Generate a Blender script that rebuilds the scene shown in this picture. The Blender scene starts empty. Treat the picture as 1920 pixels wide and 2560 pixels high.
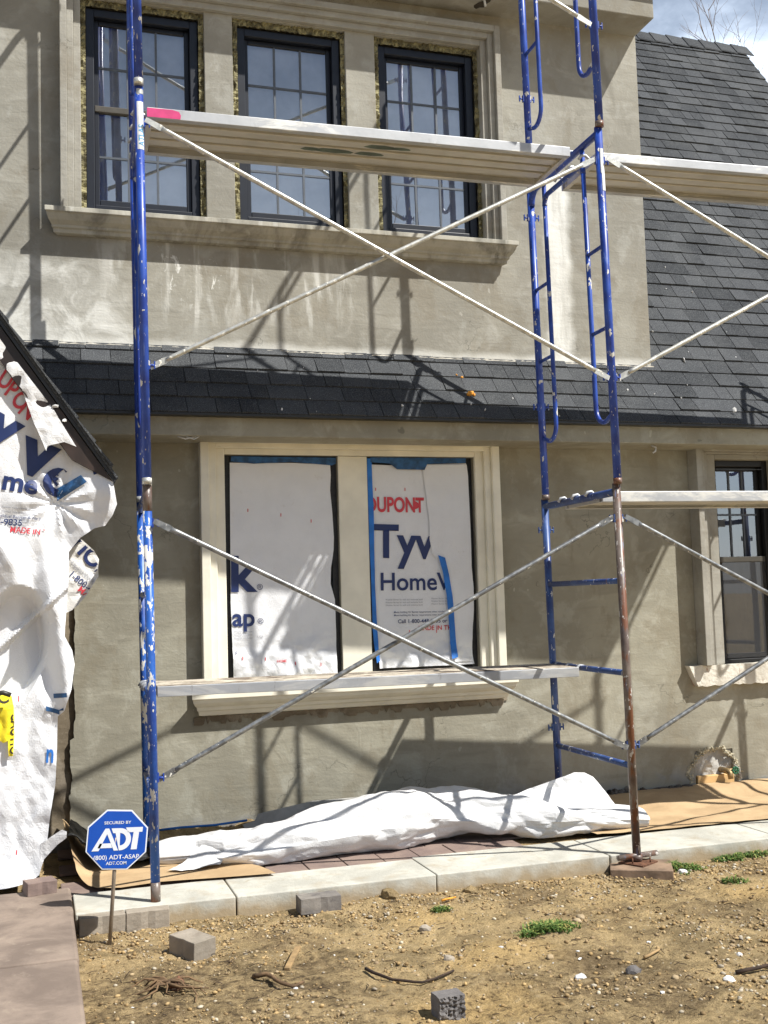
import bpy, bmesh, math, random
from math import sin, cos, pi, radians, sqrt, atan2, hypot
from mathutils import Vector, Matrix, noise
rnd = random.Random(7)
scene = bpy.context.scene
COL = scene.collection

# ------------------------------------------------------------------ camera
cam_d = bpy.data.cameras.new('Camera'); cam = bpy.data.objects.new('Camera', cam_d); COL.objects.link(cam)
yaw, pitch, roll = 0.30854, 0.07836, -0.02916
f = Vector((sin(yaw)*cos(pitch), cos(yaw)*cos(pitch), sin(pitch)))
r = Vector((cos(yaw), -sin(yaw), 0)); u = r.cross(f)
r, u = r*cos(roll)+u*sin(roll), u*cos(roll)-r*sin(roll)
cam.matrix_world = Matrix(((r.x, u.x, -f.x, -0.626), (r.y, u.y, -f.y, -6.831), (r.z, u.z, -f.z, 1.396), (0, 0, 0, 1)))
cam_d.sensor_width = 36; cam_d.lens = 36*2762.08/2560; cam_d.clip_start = 0.05; cam_d.clip_end = 2000
scene.camera = cam
# ------------------------------------------------------------------ sky, sun, exposure
SUN = Vector((1.117, -1.0, 1.938)).normalized()
sun_el = math.asin(SUN.z); sun_az = atan2(SUN.x, SUN.y)
world = bpy.data.worlds.new('World'); scene.world = world; world.use_nodes = True
wn = world.node_tree.nodes; wl = world.node_tree.links; wn.clear()
sky = wn.new('ShaderNodeTexSky'); sky.sky_type = 'NISHITA'; sky.sun_disc = False
sky.sun_elevation = sun_el; sky.sun_rotation = sun_az; sky.air_density = 1.0; sky.dust_density = 0.6; sky.ozone_density = 1.6
tc = wn.new('ShaderNodeTexCoord'); mp = wn.new('ShaderNodeMapping'); mp.inputs['Scale'].default_value = (1.0, 1.0, 2.6)
mp.inputs['Location'].default_value = (0.35, 0.1, 0.2)
cn = wn.new('ShaderNodeTexNoise'); cn.inputs['Scale'].default_value = 2.3; cn.inputs['Detail'].default_value = 9; cn.inputs['Roughness'].default_value = 0.58; cn.inputs['Distortion'].default_value = 0.35
cr = wn.new('ShaderNodeMapRange'); cr.interpolation_type = 'SMOOTHSTEP'
cr.inputs['From Min'].default_value = 0.40; cr.inputs['From Max'].default_value = 0.60
cm = wn.new('ShaderNodeMix'); cm.data_type = 'RGBA'
cm.inputs[7].default_value = (17.5, 20.0, 23.5, 1)
bg = wn.new('ShaderNodeBackground'); bg.inputs['Strength'].default_value = 0.052
wo = wn.new('ShaderNodeOutputWorld')
wl.new(tc.outputs['Generated'], mp.inputs['Vector']); wl.new(mp.outputs['Vector'], cn.inputs['Vector'])
wl.new(cn.outputs['Fac'], cr.inputs['Value'])
sx_ = wn.new('ShaderNodeSeparateXYZ'); wl.new(tc.outputs['Generated'], sx_.inputs[0])
def wmr(o, a, b, c, d):
    m = wn.new('ShaderNodeMapRange'); m.interpolation_type = 'SMOOTHSTEP'
    for k, v in zip(('From Min', 'From Max', 'To Min', 'To Max'), (a, b, c, d)): m.inputs[k].default_value = v
    wl.new(o, m.inputs['Value']); return m.outputs['Result']
def wma(op, a, b):
    m = wn.new('ShaderNodeMath'); m.operation = op; m.use_clamp = True
    for i, v in enumerate((a, b)):
        if isinstance(v, float): m.inputs[i].default_value = v
        else: wl.new(v, m.inputs[i])
    return m.outputs[0]
front = wma('MULTIPLY', wmr(sx_.outputs[1], .1, .6, .06, 1.0), wmr(sx_.outputs[2], .55, .8, 1.0, .2))          # more cloud over the house than behind the camera
low = wma('MULTIPLY', wmr(sx_.outputs[2], .50, .30, 0.0, 1.0), wmr(sx_.outputs[1], -.2, .4, .38, .6))   # pale haze towards the horizon
low = wma('MULTIPLY', low, wmr(cn.outputs['Fac'], .38, .62, .55, 1.0))
wl.new(wma('ADD', wma('ADD', wma('MULTIPLY', cr.outputs['Result'], front), wma('MULTIPLY', front, .17)), low), cm.inputs[0])
wl.new(sky.outputs['Color'], cm.inputs[6]); wl.new(cm.outputs[2], bg.inputs['Color']); wl.new(bg.outputs['Background'], wo.inputs['Surface'])
sl = bpy.data.lights.new('Sun', 'SUN'); sl.energy = 5.0; sl.angle = radians(0.53); sl.color = (1.0, 0.97, 0.915)
so = bpy.data.objects.new('Sun', sl); COL.objects.link(so); so.location = SUN*30
so.rotation_euler = (-SUN).to_track_quat('-Z', 'Y').to_euler()
vs = scene.view_settings; vs.view_transform = 'Standard'; vs.look = 'None'; vs.exposure = 0.58; vs.gamma = 1; vs.use_curve_mapping = False
scene.cycles.max_bounces = 6

# ------------------------------------------------------------------ material helpers
def lin(c):
    return tuple((v/12.92 if v <= 0.04045 else ((v+0.055)/1.055)**2.4) for v in (x/255 for x in c)) + (1,)

class MT:
    """small node builder"""
    def __init__(s, name, rough=0.8, metal=0.0, spec=0.5):
        s.m = bpy.data.materials.new(name); s.m.use_nodes = True
        s.nt = s.m.node_tree; s.n = s.nt.nodes; s.l = s.nt.links
        s.b = s.n['Principled BSDF']; s.b.inputs['Roughness'].default_value = rough; s.b.inputs['Metallic'].default_value = metal
        s.b.inputs['Specular IOR Level'].default_value = spec
        s.col = None; s.h = None
    def node(s, t, **kw):
        n = s.n.new(t)
        for k, v in kw.items(): setattr(n, k, v)
        return n
    def pos(s, obj=False, stretch=(1, 1, 1)):
        if obj:
            tcn = s.node('ShaderNodeTexCoord'); oi = s.node('ShaderNodeObjectInfo')
            mu = s.node('ShaderNodeMath', operation='MULTIPLY'); mu.inputs[1].default_value = 41.3
            s.l.new(oi.outputs['Random'], mu.inputs[0])
            ad = s.node('ShaderNodeVectorMath', operation='ADD')
            s.l.new(tcn.outputs['Object'], ad.inputs[0]); s.l.new(mu.outputs[0], ad.inputs[1]); o = ad.outputs[0]
        else:
            g = s.node('ShaderNodeNewGeometry'); o = g.outputs['Position']
        if stretch != (1, 1, 1):
            m = s.node('ShaderNodeVectorMath', operation='MULTIPLY'); m.inputs[1].default_value = stretch
            s.l.new(o, m.inputs[0]); o = m.outputs[0]
        return o
    def noise(s, vec, scale, detail=4, rough=0.55, dist=0.0):
        t = s.node('ShaderNodeTexNoise'); t.inputs['Scale'].default_value = scale; t.inputs['Detail'].default_value = detail
        t.inputs['Roughness'].default_value = rough; t.inputs['Distortion'].default_value = dist
        s.l.new(vec, t.inputs['Vector']); return t.outputs['Fac']
    def ss(s, val, lo, hi, a=0.0, b=1.0):
        m = s.node('ShaderNodeMapRange', interpolation_type='SMOOTHSTEP')
        for k, v in (('From Min', lo), ('From Max', hi), ('To Min', a), ('To Max', b)): m.inputs[k].default_value = v
        s.l.new(val, m.inputs['Value']); return m.outputs['Result']
    def math(s, op, a, b):
        m = s.node('ShaderNodeMath', operation=op)
        for i, v in ((0, a), (1, b)):
            if isinstance(v, (int, float)): m.inputs[i].default_value = v
            else: s.l.new(v, m.inputs[i])
        return m.outputs[0]
    def mix(s, fac, a, b, mode='MIX'):
        m = s.node('ShaderNodeMix', data_type='RGBA', blend_type=mode)
        for i, v in ((0, fac), (6, a), (7, b)):
            if isinstance(v, (int, float)): m.inputs[i].default_value = v
            elif isinstance(v, tuple): m.inputs[i].default_value = v
            else: s.l.new(v, m.inputs[i])
        return m.outputs[2]
    def over(s, fac, c):
        s.col = s.mix(fac, s.col, c)
    def box(s, axis_ranges, soft=0.08, wob=None):
        """soft mask on world position, axis_ranges {0:(lo,hi),...}"""
        g = s.node('ShaderNodeNewGeometry'); sp = s.node('ShaderNodeSeparateXYZ'); s.l.new(g.outputs['Position'], sp.inputs[0])
        out = None
        for ax, (lo, hi) in axis_ranges.items():
            v = sp.outputs[ax]
            if wob is not None: v = s.math('ADD', v, s.math('MULTIPLY', s.math('SUBTRACT', wob, 0.5), soft*3))
            m = s.math('MULTIPLY', s.ss(v, lo-soft, lo+soft), s.ss(v, hi-soft, hi+soft, 1, 0))
            out = m if out is None else s.math('MULTIPLY', out, m)
        return out
    def bump(s, h, strength=0.3, dist=0.01, prev=None):
        b = s.node('ShaderNodeBump'); b.inputs['Strength'].default_value = strength; b.inputs['Distance'].default_value = dist
        s.l.new(h, b.inputs['Height'])
        if prev is not None: s.l.new(prev, b.inputs['Normal'])
        s.l.new(b.outputs['Normal'], s.b.inputs['Normal']); return b.outputs['Normal']
    def done(s):
        if s.col is not None:
            if isinstance(s.col, tuple): s.b.inputs['Base Color'].default_value = s.col
            else: s.l.new(s.col, s.b.inputs['Base Color'])
        return s.m

def plain(name, c, rough=0.6, metal=0.0, var=0.12, scale=9, bump=0.0, obj=True, spec=0.5):
    t = MT(name, rough, metal, spec); p = t.pos(obj)
    n = t.noise(p, scale, 5)
    a = tuple(max(0, v*(1-var*1.6)) for v in c[:3])+(1,); b = tuple(min(1, v*(1+var)) for v in c[:3])+(1,)
    t.col = t.mix(t.ss(n, .3, .7), a, b)
    if bump: t.bump(t.noise(p, scale*6, 4), bump, .004)
    return t.done()

def stucco(name, base, dark, light, upper=False, cracks=True):
    t = MT(name, .92, 0, .25); p = t.pos(False)
    n1 = t.noise(p, 1.1, 6, .6, .6); n2 = t.noise(p, 5.0, 5, .6, .8); n3 = t.noise(p, 60, 3)
    pt = t.pos(False, (1, 1, 5)); tr = t.noise(pt, 2.6, 5, .6, .5)      # sideways trowel sweeps
    t.col = t.mix(t.ss(n1, .36, .66), dark, base)
    t.over(t.ss(n2, .5, .72, 0, .6), light)
    t.over(t.ss(tr, .5, .7, 0, .55), dark)
    n4 = t.noise(t.pos(False, (1, 1, .7)), 2.3, 7, .7, .3); t.over(t.ss(n4, .53, .62, 0, .5), tuple(v*k for v, k in zip(dark[:3], (.92, .86, .78)))+(1,)); t.over(t.ss(n4, .46, .38, 0, .4), tuple(v*k for v, k in zip(light[:3], (.98, 1.0, 1.02)))+(1,))
    t.over(t.ss(n3, .58, .8, 0, .25), light)
    # small light plaster specks and dings
    sp = t.noise(t.pos(False, (1, 1, .6)), 19, 2, .4); t.over(t.ss(sp, .745, .765, 0, .7), light)
    pit = t.noise(p, 13, 2, .4, .5); t.over(t.ss(pit, .24, .215, 0, .55), tuple(v*.5 for v in dark[:3])+(1,))
    wob = t.noise(p, 4, 4)
    if cracks:
        cw = t.node('ShaderNodeVectorMath', operation='ADD'); cz_ = t.node('ShaderNodeTexNoise'); cz_.inputs['Scale'].default_value = 5; cz_.inputs['Detail'].default_value = 6
        t.l.new(p, cz_.inputs['Vector']); sc_ = t.node('ShaderNodeVectorMath', operation='MULTIPLY'); sc_.inputs[1].default_value = (.5, .5, .5); t.l.new(cz_.outputs['Color'], sc_.inputs[0])
        t.l.new(p, cw.inputs[0]); t.l.new(sc_.outputs[0], cw.inputs[1]); vo = t.node('ShaderNodeTexVoronoi', feature='DISTANCE_TO_EDGE'); vo.inputs['Scale'].default_value = 1.5; t.l.new(cw.outputs[0], vo.inputs['Vector'])
        ck = t.math('MULTIPLY', t.ss(vo.outputs['Distance'], .007, .001), t.ss(t.noise(p, 1.9, 3), .52, .62)); t.over(t.math('MULTIPLY', ck, .6), tuple(v*.45 for v in dark[:3])+(1,))
    W = lin((228, 228, 222))
    if upper:
        st = t.noise(t.pos(False, (1, 1, .16)), 7.5, 5, .6, .4)
        dr = t.math('MULTIPLY', t.ss(st, .48, .62), t.box({0: (-.2, 1.5), 2: (3.22, 3.66)}, .14, wob)); t.over(t.math('MULTIPLY', dr, .55), W)
        st2 = t.noise(t.pos(False, (1, 1, .5)), 16, 5, .7, .8)
        t.over(t.math('MULTIPLY', t.math('MULTIPLY', t.ss(st2, .56, .64), t.box({0: (.1, .5), 2: (3.28, 3.6)}, .05, wob)), .8), W)
        t.over(t.math('MULTIPLY', t.box({0: (-1.2, -.1), 2: (2.9, 3.45)}, .14, wob), t.ss(n2, .38, .62, .2, .75)), W)
        t.over(t.math('MULTIPLY', t.box({0: (2.80, 2.97), 2: (2.9, 4.35)}, .04, wob), t.ss(st, .3, .6, .45, .95)), W)
        t.over(t.math('MULTIPLY', t.box({0: (-2, 3.6), 2: (2.9, 3.03)}, .03, wob), .55), W)
        vd = t.noise(t.pos(False, (1, 1, .35)), 3.4, 4, .5, .7)
        t.over(t.math('MULTIPLY', t.ss(vd, .57, .62), t.box({0: (3.0, 3.55), 2: (4.2, 5.3)}, .05, wob)), dark)
    else:
        t.over(t.math('MULTIPLY', t.box({0: (-.6, 9), 2: (-.1, .1)}, .04, wob), t.ss(n2, .4, .7, .1, .7)), lin((120, 124, 126)))
        t.over(t.math('MULTIPLY', t.box({0: (2.3, 3.9), 2: (.02, .16)}, .05, wob), t.ss(n2, .45, .6, .0, .5)), lin((150, 150, 146)))
    nb = t.bump(n3, .35, .004); t.bump(t.math('ADD', tr, n2), .35, .012, nb)
    return t.done()

def painted_steel(name, base, dark, splat=.5, rust=.0, spl_col=(205, 203, 196)):
    t = MT(name, .42, 0, .5); p = t.pos(True)
    n = t.noise(p, 7, 5); t.col = t.mix(t.ss(n, .35, .65), dark, base)
    ps = t.pos(True, (1, 1, .18)); sc = t.noise(ps, 60, 3); t.over(t.ss(sc, .62, .7, 0, .35), lin((120, 140, 190)))
    if rust:
        rn = t.noise(t.pos(True, (1, 1, .35)), 9, 6, .65); lo = .72-rust*.4
        t.over(t.ss(rn, lo, lo+.06), lin((112, 72, 50))); t.over(t.ss(t.noise(p, 40, 4), .55, .7, 0, .6*rust), lin((70, 45, 36)))
    sn = t.noise(t.pos(True, (1, 1, .55)), 27, 3, .55); lo = .70-splat*.14
    mk = t.ss(sn, lo, lo+.025); t.over(mk, lin(spl_col))
    sn2 = t.noise(t.pos(True, (1, 1, .4)), 75, 2, .5); t.over(t.ss(sn2, .74-splat*.10, .76-splat*.10, 0, .9), lin(spl_col))
    rr = t.mix(mk, (.4, .4, .4, 1), (.9, .9, .9, 1)); t.l.new(rr, t.b.inputs['Roughness'])
    t.bump(mk, .5, .003)
    return t.done()

M = {}
M['stucco_low'] = stucco('stucco_lower', lin((158, 154, 138)), lin((137, 133, 119)), lin((174, 171, 157)))
M['stucco_up'] = stucco('stucco_upper', lin((160, 157, 146)), lin((140, 137, 127)), lin((174, 172, 163)), True)
M['old_wall'] = stucco('old_brown_coat', lin((140, 128, 108)), lin((96, 86, 72)), lin((172, 160, 142)))
M['trim_grey'] = stucco('trim_grey', lin((163, 160, 150)), lin((143, 140, 131)), lin((177, 175, 166)))
def sill_mat():
    t = MT('sill_grey', .9, 0, .25); p = t.pos(False)
    n = t.noise(t.pos(False, (1, 1, .3)), 3.2, 6, .65, .5); t.col = t.mix(t.ss(n, .35, .62), lin((112, 110, 102)), lin((180, 177, 165)))
    t.over(t.ss(t.noise(t.pos(False, (1, 1, .2)), 14, 5, .6), .55, .68, 0, .6), lin((196, 195, 188)))
    t.bump(t.noise(p, 50, 4), .3, .004); return t.done()
M['sill_grey'] = sill_mat()
M['cream'] = plain('cream_trim', lin((232, 227, 209)), .8, 0, .06, 5, .25, False, .3)
M['rough_white'] = None
def rough_white():
    t = MT('rough_white_mortar', .95); p = t.pos(False); t.col = t.mix(t.ss(t.noise(p, 9, 5), .3, .7), lin((196, 190, 176)), lin((226, 222, 210)))
    t.over(t.ss(t.noise(t.pos(False, (1, 1, .4)), 14, 5, .6, 1.5), .64, .68, 0, .8), lin((150, 84, 44))); t.bump(t.noise(p, 30, 5), .8, .01); return t.done()
M['rough_white'] = rough_white()

def shingle_mat():
    t = MT('asphalt_shingle', .95, 0, .2); p = t.pos(False)
    g = t.node('ShaderNodeNewGeometry'); ri = g.outputs['Random Per Island']
    t.col = t.mix(t.ss(ri, 0, 1), lin((48, 50, 53)), lin((70, 72, 75)))
    t.over(t.ss(t.noise(p, 3, 4), .4, .7, 0, .3), lin((92, 93, 93)))
    gr = t.noise(p, 210, 2, .5); t.over(t.ss(gr, .5, .75, 0, .55), lin((134, 138, 139))); t.over(t.ss(gr, .46, .3, 0, .6), lin((28, 31, 36)))
    t.bump(gr, .6, .003); return t.done()
M['shingle'] = shingle_mat()
M['deck_dark'] = plain('roof_deck_dark', lin((30, 30, 32)), .9)
M['window_dark'] = plain('window_frame_navy', lin((13, 19, 31)), .45, 0, .15, 14)
M['window_black'] = plain('window_frame_black', lin((22, 22, 23)), .4, 0, .15, 14)
M['rail'] = plain('meeting_rail', lin((74, 70, 62)), .5)
M['muntin'] = plain('muntin_grey', lin((84, 90, 98)), .5)
def wool():
    t = MT('mineral_wool', .98); p = t.pos(False, (1, 1, 1)); n = t.noise(p, 22, 4, .6)
    t.col = t.mix(t.ss(n, .4, .62), lin((96, 90, 66)), lin((150, 143, 106))); t.bump(t.noise(t.pos(False, (1, 1, 2.5)), 30, 3), 1, .02); return t.done()
M['wool'] = wool()
def glass():
    m = bpy.data.materials.new('window_glass'); m.use_nodes = True; n = m.node_tree.nodes; l = m.node_tree.links; n.clear()
    tr = n.new('ShaderNodeBsdfTransparent'); tr.inputs['Color'].default_value = (.9, .93, .94, 1)
    gl = n.new('ShaderNodeBsdfGlossy'); gl.inputs['Roughness'].default_value = .008; gl.inputs['Color'].default_value = (.95, .97, 1, 1)
    g = n.new('ShaderNodeNewGeometry'); no = n.new('ShaderNodeTexNoise'); no.inputs['Scale'].default_value = 2.1; no.inputs['Detail'].default_value = 1
    l.new(g.outputs['Position'], no.inputs['Vector']); bp = n.new('ShaderNodeBump'); bp.inputs['Strength'].default_value = .05; bp.inputs['Distance'].default_value = .03
    l.new(no.outputs['Fac'], bp.inputs['Height']); l.new(bp.outputs['Normal'], gl.inputs['Normal'])
    fr = n.new('ShaderNodeFresnel'); fr.inputs['IOR'].default_value = 1.7
    ma = n.new('ShaderNodeMath'); ma.operation = 'MULTIPLY_ADD'; ma.inputs[1].default_value = 1.6; ma.inputs[2].default_value = .22
    l.new(fr.outputs[0], ma.inputs[0]); mx = n.new('ShaderNodeMixShader'); o = n.new('ShaderNodeOutputMaterial')
    l.new(ma.outputs[0], mx.inputs[0]); l.new(tr.outputs[0], mx.inputs[1]); l.new(gl.outputs[0], mx.inputs[2]); l.new(mx.outputs[0], o.inputs['Surface']); return m
M['glass'] = glass()
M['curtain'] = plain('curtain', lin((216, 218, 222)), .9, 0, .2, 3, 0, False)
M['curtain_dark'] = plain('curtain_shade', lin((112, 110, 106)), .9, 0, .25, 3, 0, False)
M['room'] = plain('dark_room', lin((40, 38, 36)), .9)

M['blue_deep'] = painted_steel('blue_paint_deep', lin((42, 78, 168)), lin((24, 50, 132)), .42)
M['blue_worn'] = painted_steel('blue_paint_worn', lin((40, 96, 180)), lin((30, 64, 138)), .8)
M['blue_faded'] = painted_steel('blue_paint_faded', lin((62, 88, 140)), lin((44, 62, 112)), .38, .18)
M['rusty'] = painted_steel('rusty_grey_steel', lin((122, 112, 104)), lin((86, 70, 64)), .5, .55, (190, 186, 180))
def galv(name, a, b, splat):
    t = MT(name, .42, .55, .5); p = t.pos(True); t.col = t.mix(t.ss(t.noise(p, 30, 5), .35, .65), a, b)
    mk = t.ss(t.noise(p, 45, 3), .66-splat*.1, .69-splat*.1); t.over(mk, lin((222, 219, 208))); t.l.new(t.mix(mk, (.55, .55, .55, 1), (0, 0, 0, 1)), t.b.inputs['Metallic']); t.bump(mk, .4, .003); return t.done()
M['galv_light'] = galv('galvanised_light', lin((176, 176, 170)), lin((205, 205, 198)), .5)
M['galv_dark'] = galv('galvanised_dark', lin((108, 110, 112)), lin((150, 152, 152)), .1)
M['brace_rust'] = plain('rusty_brace_end', lin((104, 70, 50)), .8, .1, .3, 40, .4)
def alu(name, base, smear, dirt):
    t = MT(name, .5, .35, .5); p = t.pos(True); t.col = t.mix(t.ss(t.noise(p, 5, 5), .35, .65), tuple(v*.86 for v in base[:3])+(1,), base)
    t.over(t.ss(t.noise(t.pos(True, (.3, 1, 1)), 6, 6, .65, .5), .5, .6, 0, smear), lin((228, 226, 218)))
    t.over(t.ss(t.noise(t.pos(True, (1, 1, .3)), 16, 5, .7), .6, .66, 0, dirt), lin((92, 86, 78)))
    t.bump(t.noise(p, 30, 4), .25, .003); return t.done()
M['alu'] = alu('plank_aluminium', lin((186, 188, 190)), .85, .12)
M['alu_grey'] = alu('plank_aluminium_grey', lin((168, 171, 176)), .3, .3)
M['alu_under'] = alu('plank_underside', lin((206, 202, 192)), .25, .08)
M['plaster_crust'] = None
def crust():
    t = MT('plaster_crusted_deck', .95); p = t.pos(True, (.5, 1, 1)); t.col = t.mix(t.ss(t.noise(p, 12, 6, .7), .42, .58), lin((112, 98, 84)), lin((206, 196, 178)))
    t.over(t.ss(t.noise(p, 40, 4), .6, .68, 0, .7), lin((74, 64, 58))); t.bump(t.noise(p, 34, 6, .7), 1, .012); return t.done()
M['plaster_crust'] = crust()
M['pink'] = plain('pink_spray', lin((206, 60, 120)), .6, 0, .1, 14)
M['green_spray'] = plain('green_spray', lin((92, 104, 92)), .7, 0, .2, 8)
M['sticker'] = plain('white_sticker', lin((222, 226, 230)), .5, 0, .08, 30)
M['sticker_blue'] = plain('sticker_blue', lin((70, 150, 196)), .5)

def wrapmat(name, c, spec=.4):
    t = MT(name, .5, 0, spec); p = t.pos(False); t.col = t.mix(t.ss(t.noise(p, 4, 5, .6), .3, .7), tuple(v*.93 for v in c[:3])+(1,), c)
    t.over(t.ss(t.noise(p, 9, 6, .7, 1), .62, .74, 0, .22), lin((176, 164, 142)))
    v = t.node('ShaderNodeTexVoronoi', feature='DISTANCE_TO_EDGE'); v.inputs['Scale'].default_value = 26
    w = t.node('ShaderNodeVectorMath', operation='ADD'); nz = t.node('ShaderNodeTexNoise'); nz.inputs['Scale'].default_value = 9; t.l.new(p, nz.inputs['Vector'])
    t.l.new(p, w.inputs[0]); t.l.new(nz.outputs['Color'], w.inputs[1]); t.l.new(w.outputs[0], v.inputs['Vector'])
    t.bump(t.ss(v.outputs['Distance'], 0, .25), .2, .006); return t.done()
M['wrap'] = wrapmat('housewrap_white', lin((226, 227, 229)))
M['wrap_grey'] = wrapmat('housewrap_inner', lin((224, 222, 217)))
M['wrap_roll'] = wrapmat('housewrap_roll', lin((216, 216, 216)))
M['ink_navy'] = plain('ink_navy', lin((30, 48, 98)), .5, 0, .05)
M['ink_red'] = plain('ink_red', lin((206, 62, 72)), .5, 0, .05)
M['ink_grey'] = plain('ink_grey', lin((158, 160, 168)), .5, 0, .05)
M['tape_blue'] = plain('painters_tape', lin((34, 112, 196)), .6, 0, .12, 12)
M['tape_navy'] = plain('painters_tape_old', lin((38, 84, 130)), .6, 0, .3, 22)
M['black_foil'] = plain('black_sheeting', lin((30, 31, 33)), .45, 0, .3, 30, .6)
M['brown_board'] = plain('dark_brown_board', lin((52, 40, 34)), .45, 0, .35, 5)
M['drip_black'] = plain('black_drip_edge', lin((34, 35, 36)), .4)
M['yellow_tape'] = plain('caution_tape', lin((236, 214, 40)), .35, 0, .1, 9)
M['ink_black'] = plain('ink_black', lin((40, 38, 30)), .5)

def concrete(name, a, b, dirt=None, bump=.5):
    t = MT(name, .9, 0, .25); p = t.pos(False); t.col = t.mix(t.ss(t.noise(p, 3.5, 6, .65, .4), .35, .65), a, b)
    t.over(t.ss(t.noise(p, 90, 3), .6, .75, 0, .35), tuple(v*.6 for v in a[:3])+(1,))
    if dirt:
        t.over(t.ss(t.noise(p, 7, 6, .7, .5), .56, .7, 0, .5), dirt)
    t.bump(t.noise(p, 45, 6, .65), bump, .006); return t.done()
def grime(m):
    t = m.node_tree; n = t.nodes; l = t.links; b_ = n['Principled BSDF']; src = b_.inputs['Base Color'].links[0].from_socket
    g = n.new('ShaderNodeNewGeometry'); sp = n.new('ShaderNodeSeparateXYZ'); l.new(g.outputs['Position'], sp.inputs[0])
    no = n.new('ShaderNodeTexNoise'); no.inputs['Scale'].default_value = 9; no.inputs['Detail'].default_value = 6; l.new(g.outputs['Position'], no.inputs['Vector'])
    ma = n.new('ShaderNodeMath'); ma.operation = 'MULTIPLY_ADD'; ma.inputs[1].default_value = -.16; l.new(no.outputs['Fac'], ma.inputs[0]); l.new(sp.outputs[2], ma.inputs[2])
    mr = n.new('ShaderNodeMapRange'); mr.inputs['From Min'].default_value = -.15; mr.inputs['From Max'].default_value = -.085; mr.inputs['To Min'].default_value = .75; mr.inputs['To Max'].default_value = 0; l.new(ma.outputs[0], mr.inputs['Value'])
    mx = n.new('ShaderNodeMix'); mx.data_type = 'RGBA'; mx.inputs[7].default_value = lin((150, 128, 92)); l.new(mr.outputs[0], mx.inputs[0]); l.new(src, mx.inputs[6]); l.new(mx.outputs[2], b_.inputs['Base Color']); return m
M['concrete'] = concrete('concrete_strip', lin((170, 168, 158)), lin((194, 192, 181)), lin((158, 146, 122))); grime(M['concrete'])
M['paver'] = concrete('brown_paver', lin((120, 104, 98)), lin((140, 122, 112)), lin((150, 134, 114)))
M['landing'] = concrete('landing_slab', lin((114, 101, 91)), lin((142, 127, 114)), lin((156, 142, 126)), .3)
M['block_grey'] = concrete('grey_block', lin((132, 124, 112)), lin((158, 148, 134)), lin((104, 92, 80)))
M['block_dark'] = concrete('charcoal_block', lin((104, 100, 98)), lin((140, 134, 126)), lin((70, 66, 66)))
M['broken_stone'] = concrete('broken_face', lin((66, 64, 64)), lin((116, 112, 110)), lin((44, 42, 42)), 1.0)
M['kraft'] = concrete('kraft_paper', lin((172, 146, 112)), lin((188, 162, 126)), None, .12)
M['cardboard'] = concrete('cardboard', lin((168, 142, 108)), lin((184, 158, 122)), None, .1)
M['kraft_dark'] = concrete('dark_base_rubble', lin((58, 54, 50)), lin((104, 98, 92)), lin((140, 136, 128)), 1.0)
def dirt_mat():
    t = MT('dirt', .97, 0, .15); p = t.pos(False)
    n1 = t.noise(p, 1.2, 5, .6, .5); n2 = t.noise(p, 4.2, 6, .68, .6); n3 = t.noise(p, 26, 7, .72)
    t.col = t.mix(t.ss(n2, .38, .62), lin((156, 136, 100)), lin((202, 176, 130)))
    t.over(t.ss(n1, .54, .66, 0, .6), lin((206, 178, 128)))
    wob = n2
    t.over(t.math('MULTIPLY', t.ss(t.noise(p, 2.3, 6, .7, .8), .50, .62), .65), lin((126, 107, 80)))
    for X, Y, r in ((1.22, -2.5, .2), (.9, -3.0, .25), (2.75, -2.1, .2), (1.1, -1.85, .15)):
        t.over(t.math('MULTIPLY', t.box({0: (X-r, X+r), 1: (Y-r*.7, Y+r*.7)}, .12, wob), .8), lin((212, 180, 124)))
    t.over(t.ss(n3, .54, .68, 0, .55), lin((190, 171, 138))); t.over(t.ss(n3, .45, .33, 0, .75), lin((84, 68, 50)))
    fine = t.noise(p, 120, 5, .75); t.over(t.ss(fine, .57, .7, 0, .55), lin((204, 188, 158))); t.over(t.ss(fine, .42, .32, 0, .5), lin((66, 52, 40)))
    t.over(t.math('MULTIPLY', t.box({0: (-.7, .62), 1: (-3.3, -2.02)}, .2, wob), t.ss(n3, .36, .60, .75, .1)), lin((84, 71, 56)))
    t.over(t.math('MULTIPLY', t.box({0: (.8, 1.75), 1: (-3.4, -2.62)}, .16, wob), t.ss(n3, .36, .60, .5, .0)), lin((92, 77, 58)))
    nb = t.bump(fine, .9, .009); t.bump(t.math('ADD', n3, n2), 1.0, .04, nb); return t.done()
M['dirt'] = dirt_mat()
def pebble():
    t = MT('pebbles', .8, 0, .3); g = t.node('ShaderNodeNewGeometry'); ri = g.outputs['Random Per Island']
    rp = t.node('ShaderNodeValToRGB'); e = rp.color_ramp.elements; e[0].position = 0; e[0].color = lin((120, 100, 70)); e[1].position = 1; e[1].color = lin((196, 186, 164))
    for ps, c in ((.25, (156, 130, 88)), (.5, (138, 120, 94)), (.7, (182, 154, 106)), (.88, (150, 140, 124))): x = e.new(ps); x.color = lin(c)
    t.l.new(ri, rp.inputs[0]); t.col = rp.outputs[0]; return t.done()
M['pebble'] = pebble()
M['stone'] = concrete('field_stone', lin((150, 130, 100)), lin((176, 158, 128)), lin((116, 98, 74)), .5)
M['white_chip'] = plain('white_chip', lin((214, 214, 212)), .8)
def grass_mat():
    t = MT('grass_blade', .6, 0, .3); g = t.node('ShaderNodeNewGeometry'); ri = g.outputs['Random Per Island']
    rp = t.node('ShaderNodeValToRGB'); e = rp.color_ramp.elements; e[0].color = lin((54, 84, 30)); e[1].position = 1; e[1].color = lin((170, 150, 92))
    for ps, c in ((.4, (76, 102, 46)), (.78, (104, 126, 62)), (.9, (140, 146, 78))): x = e.new(ps); x.color = lin(c)
    t.l.new(ri, rp.inputs[0]); t.col = rp.outputs[0]; return t.done()
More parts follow.
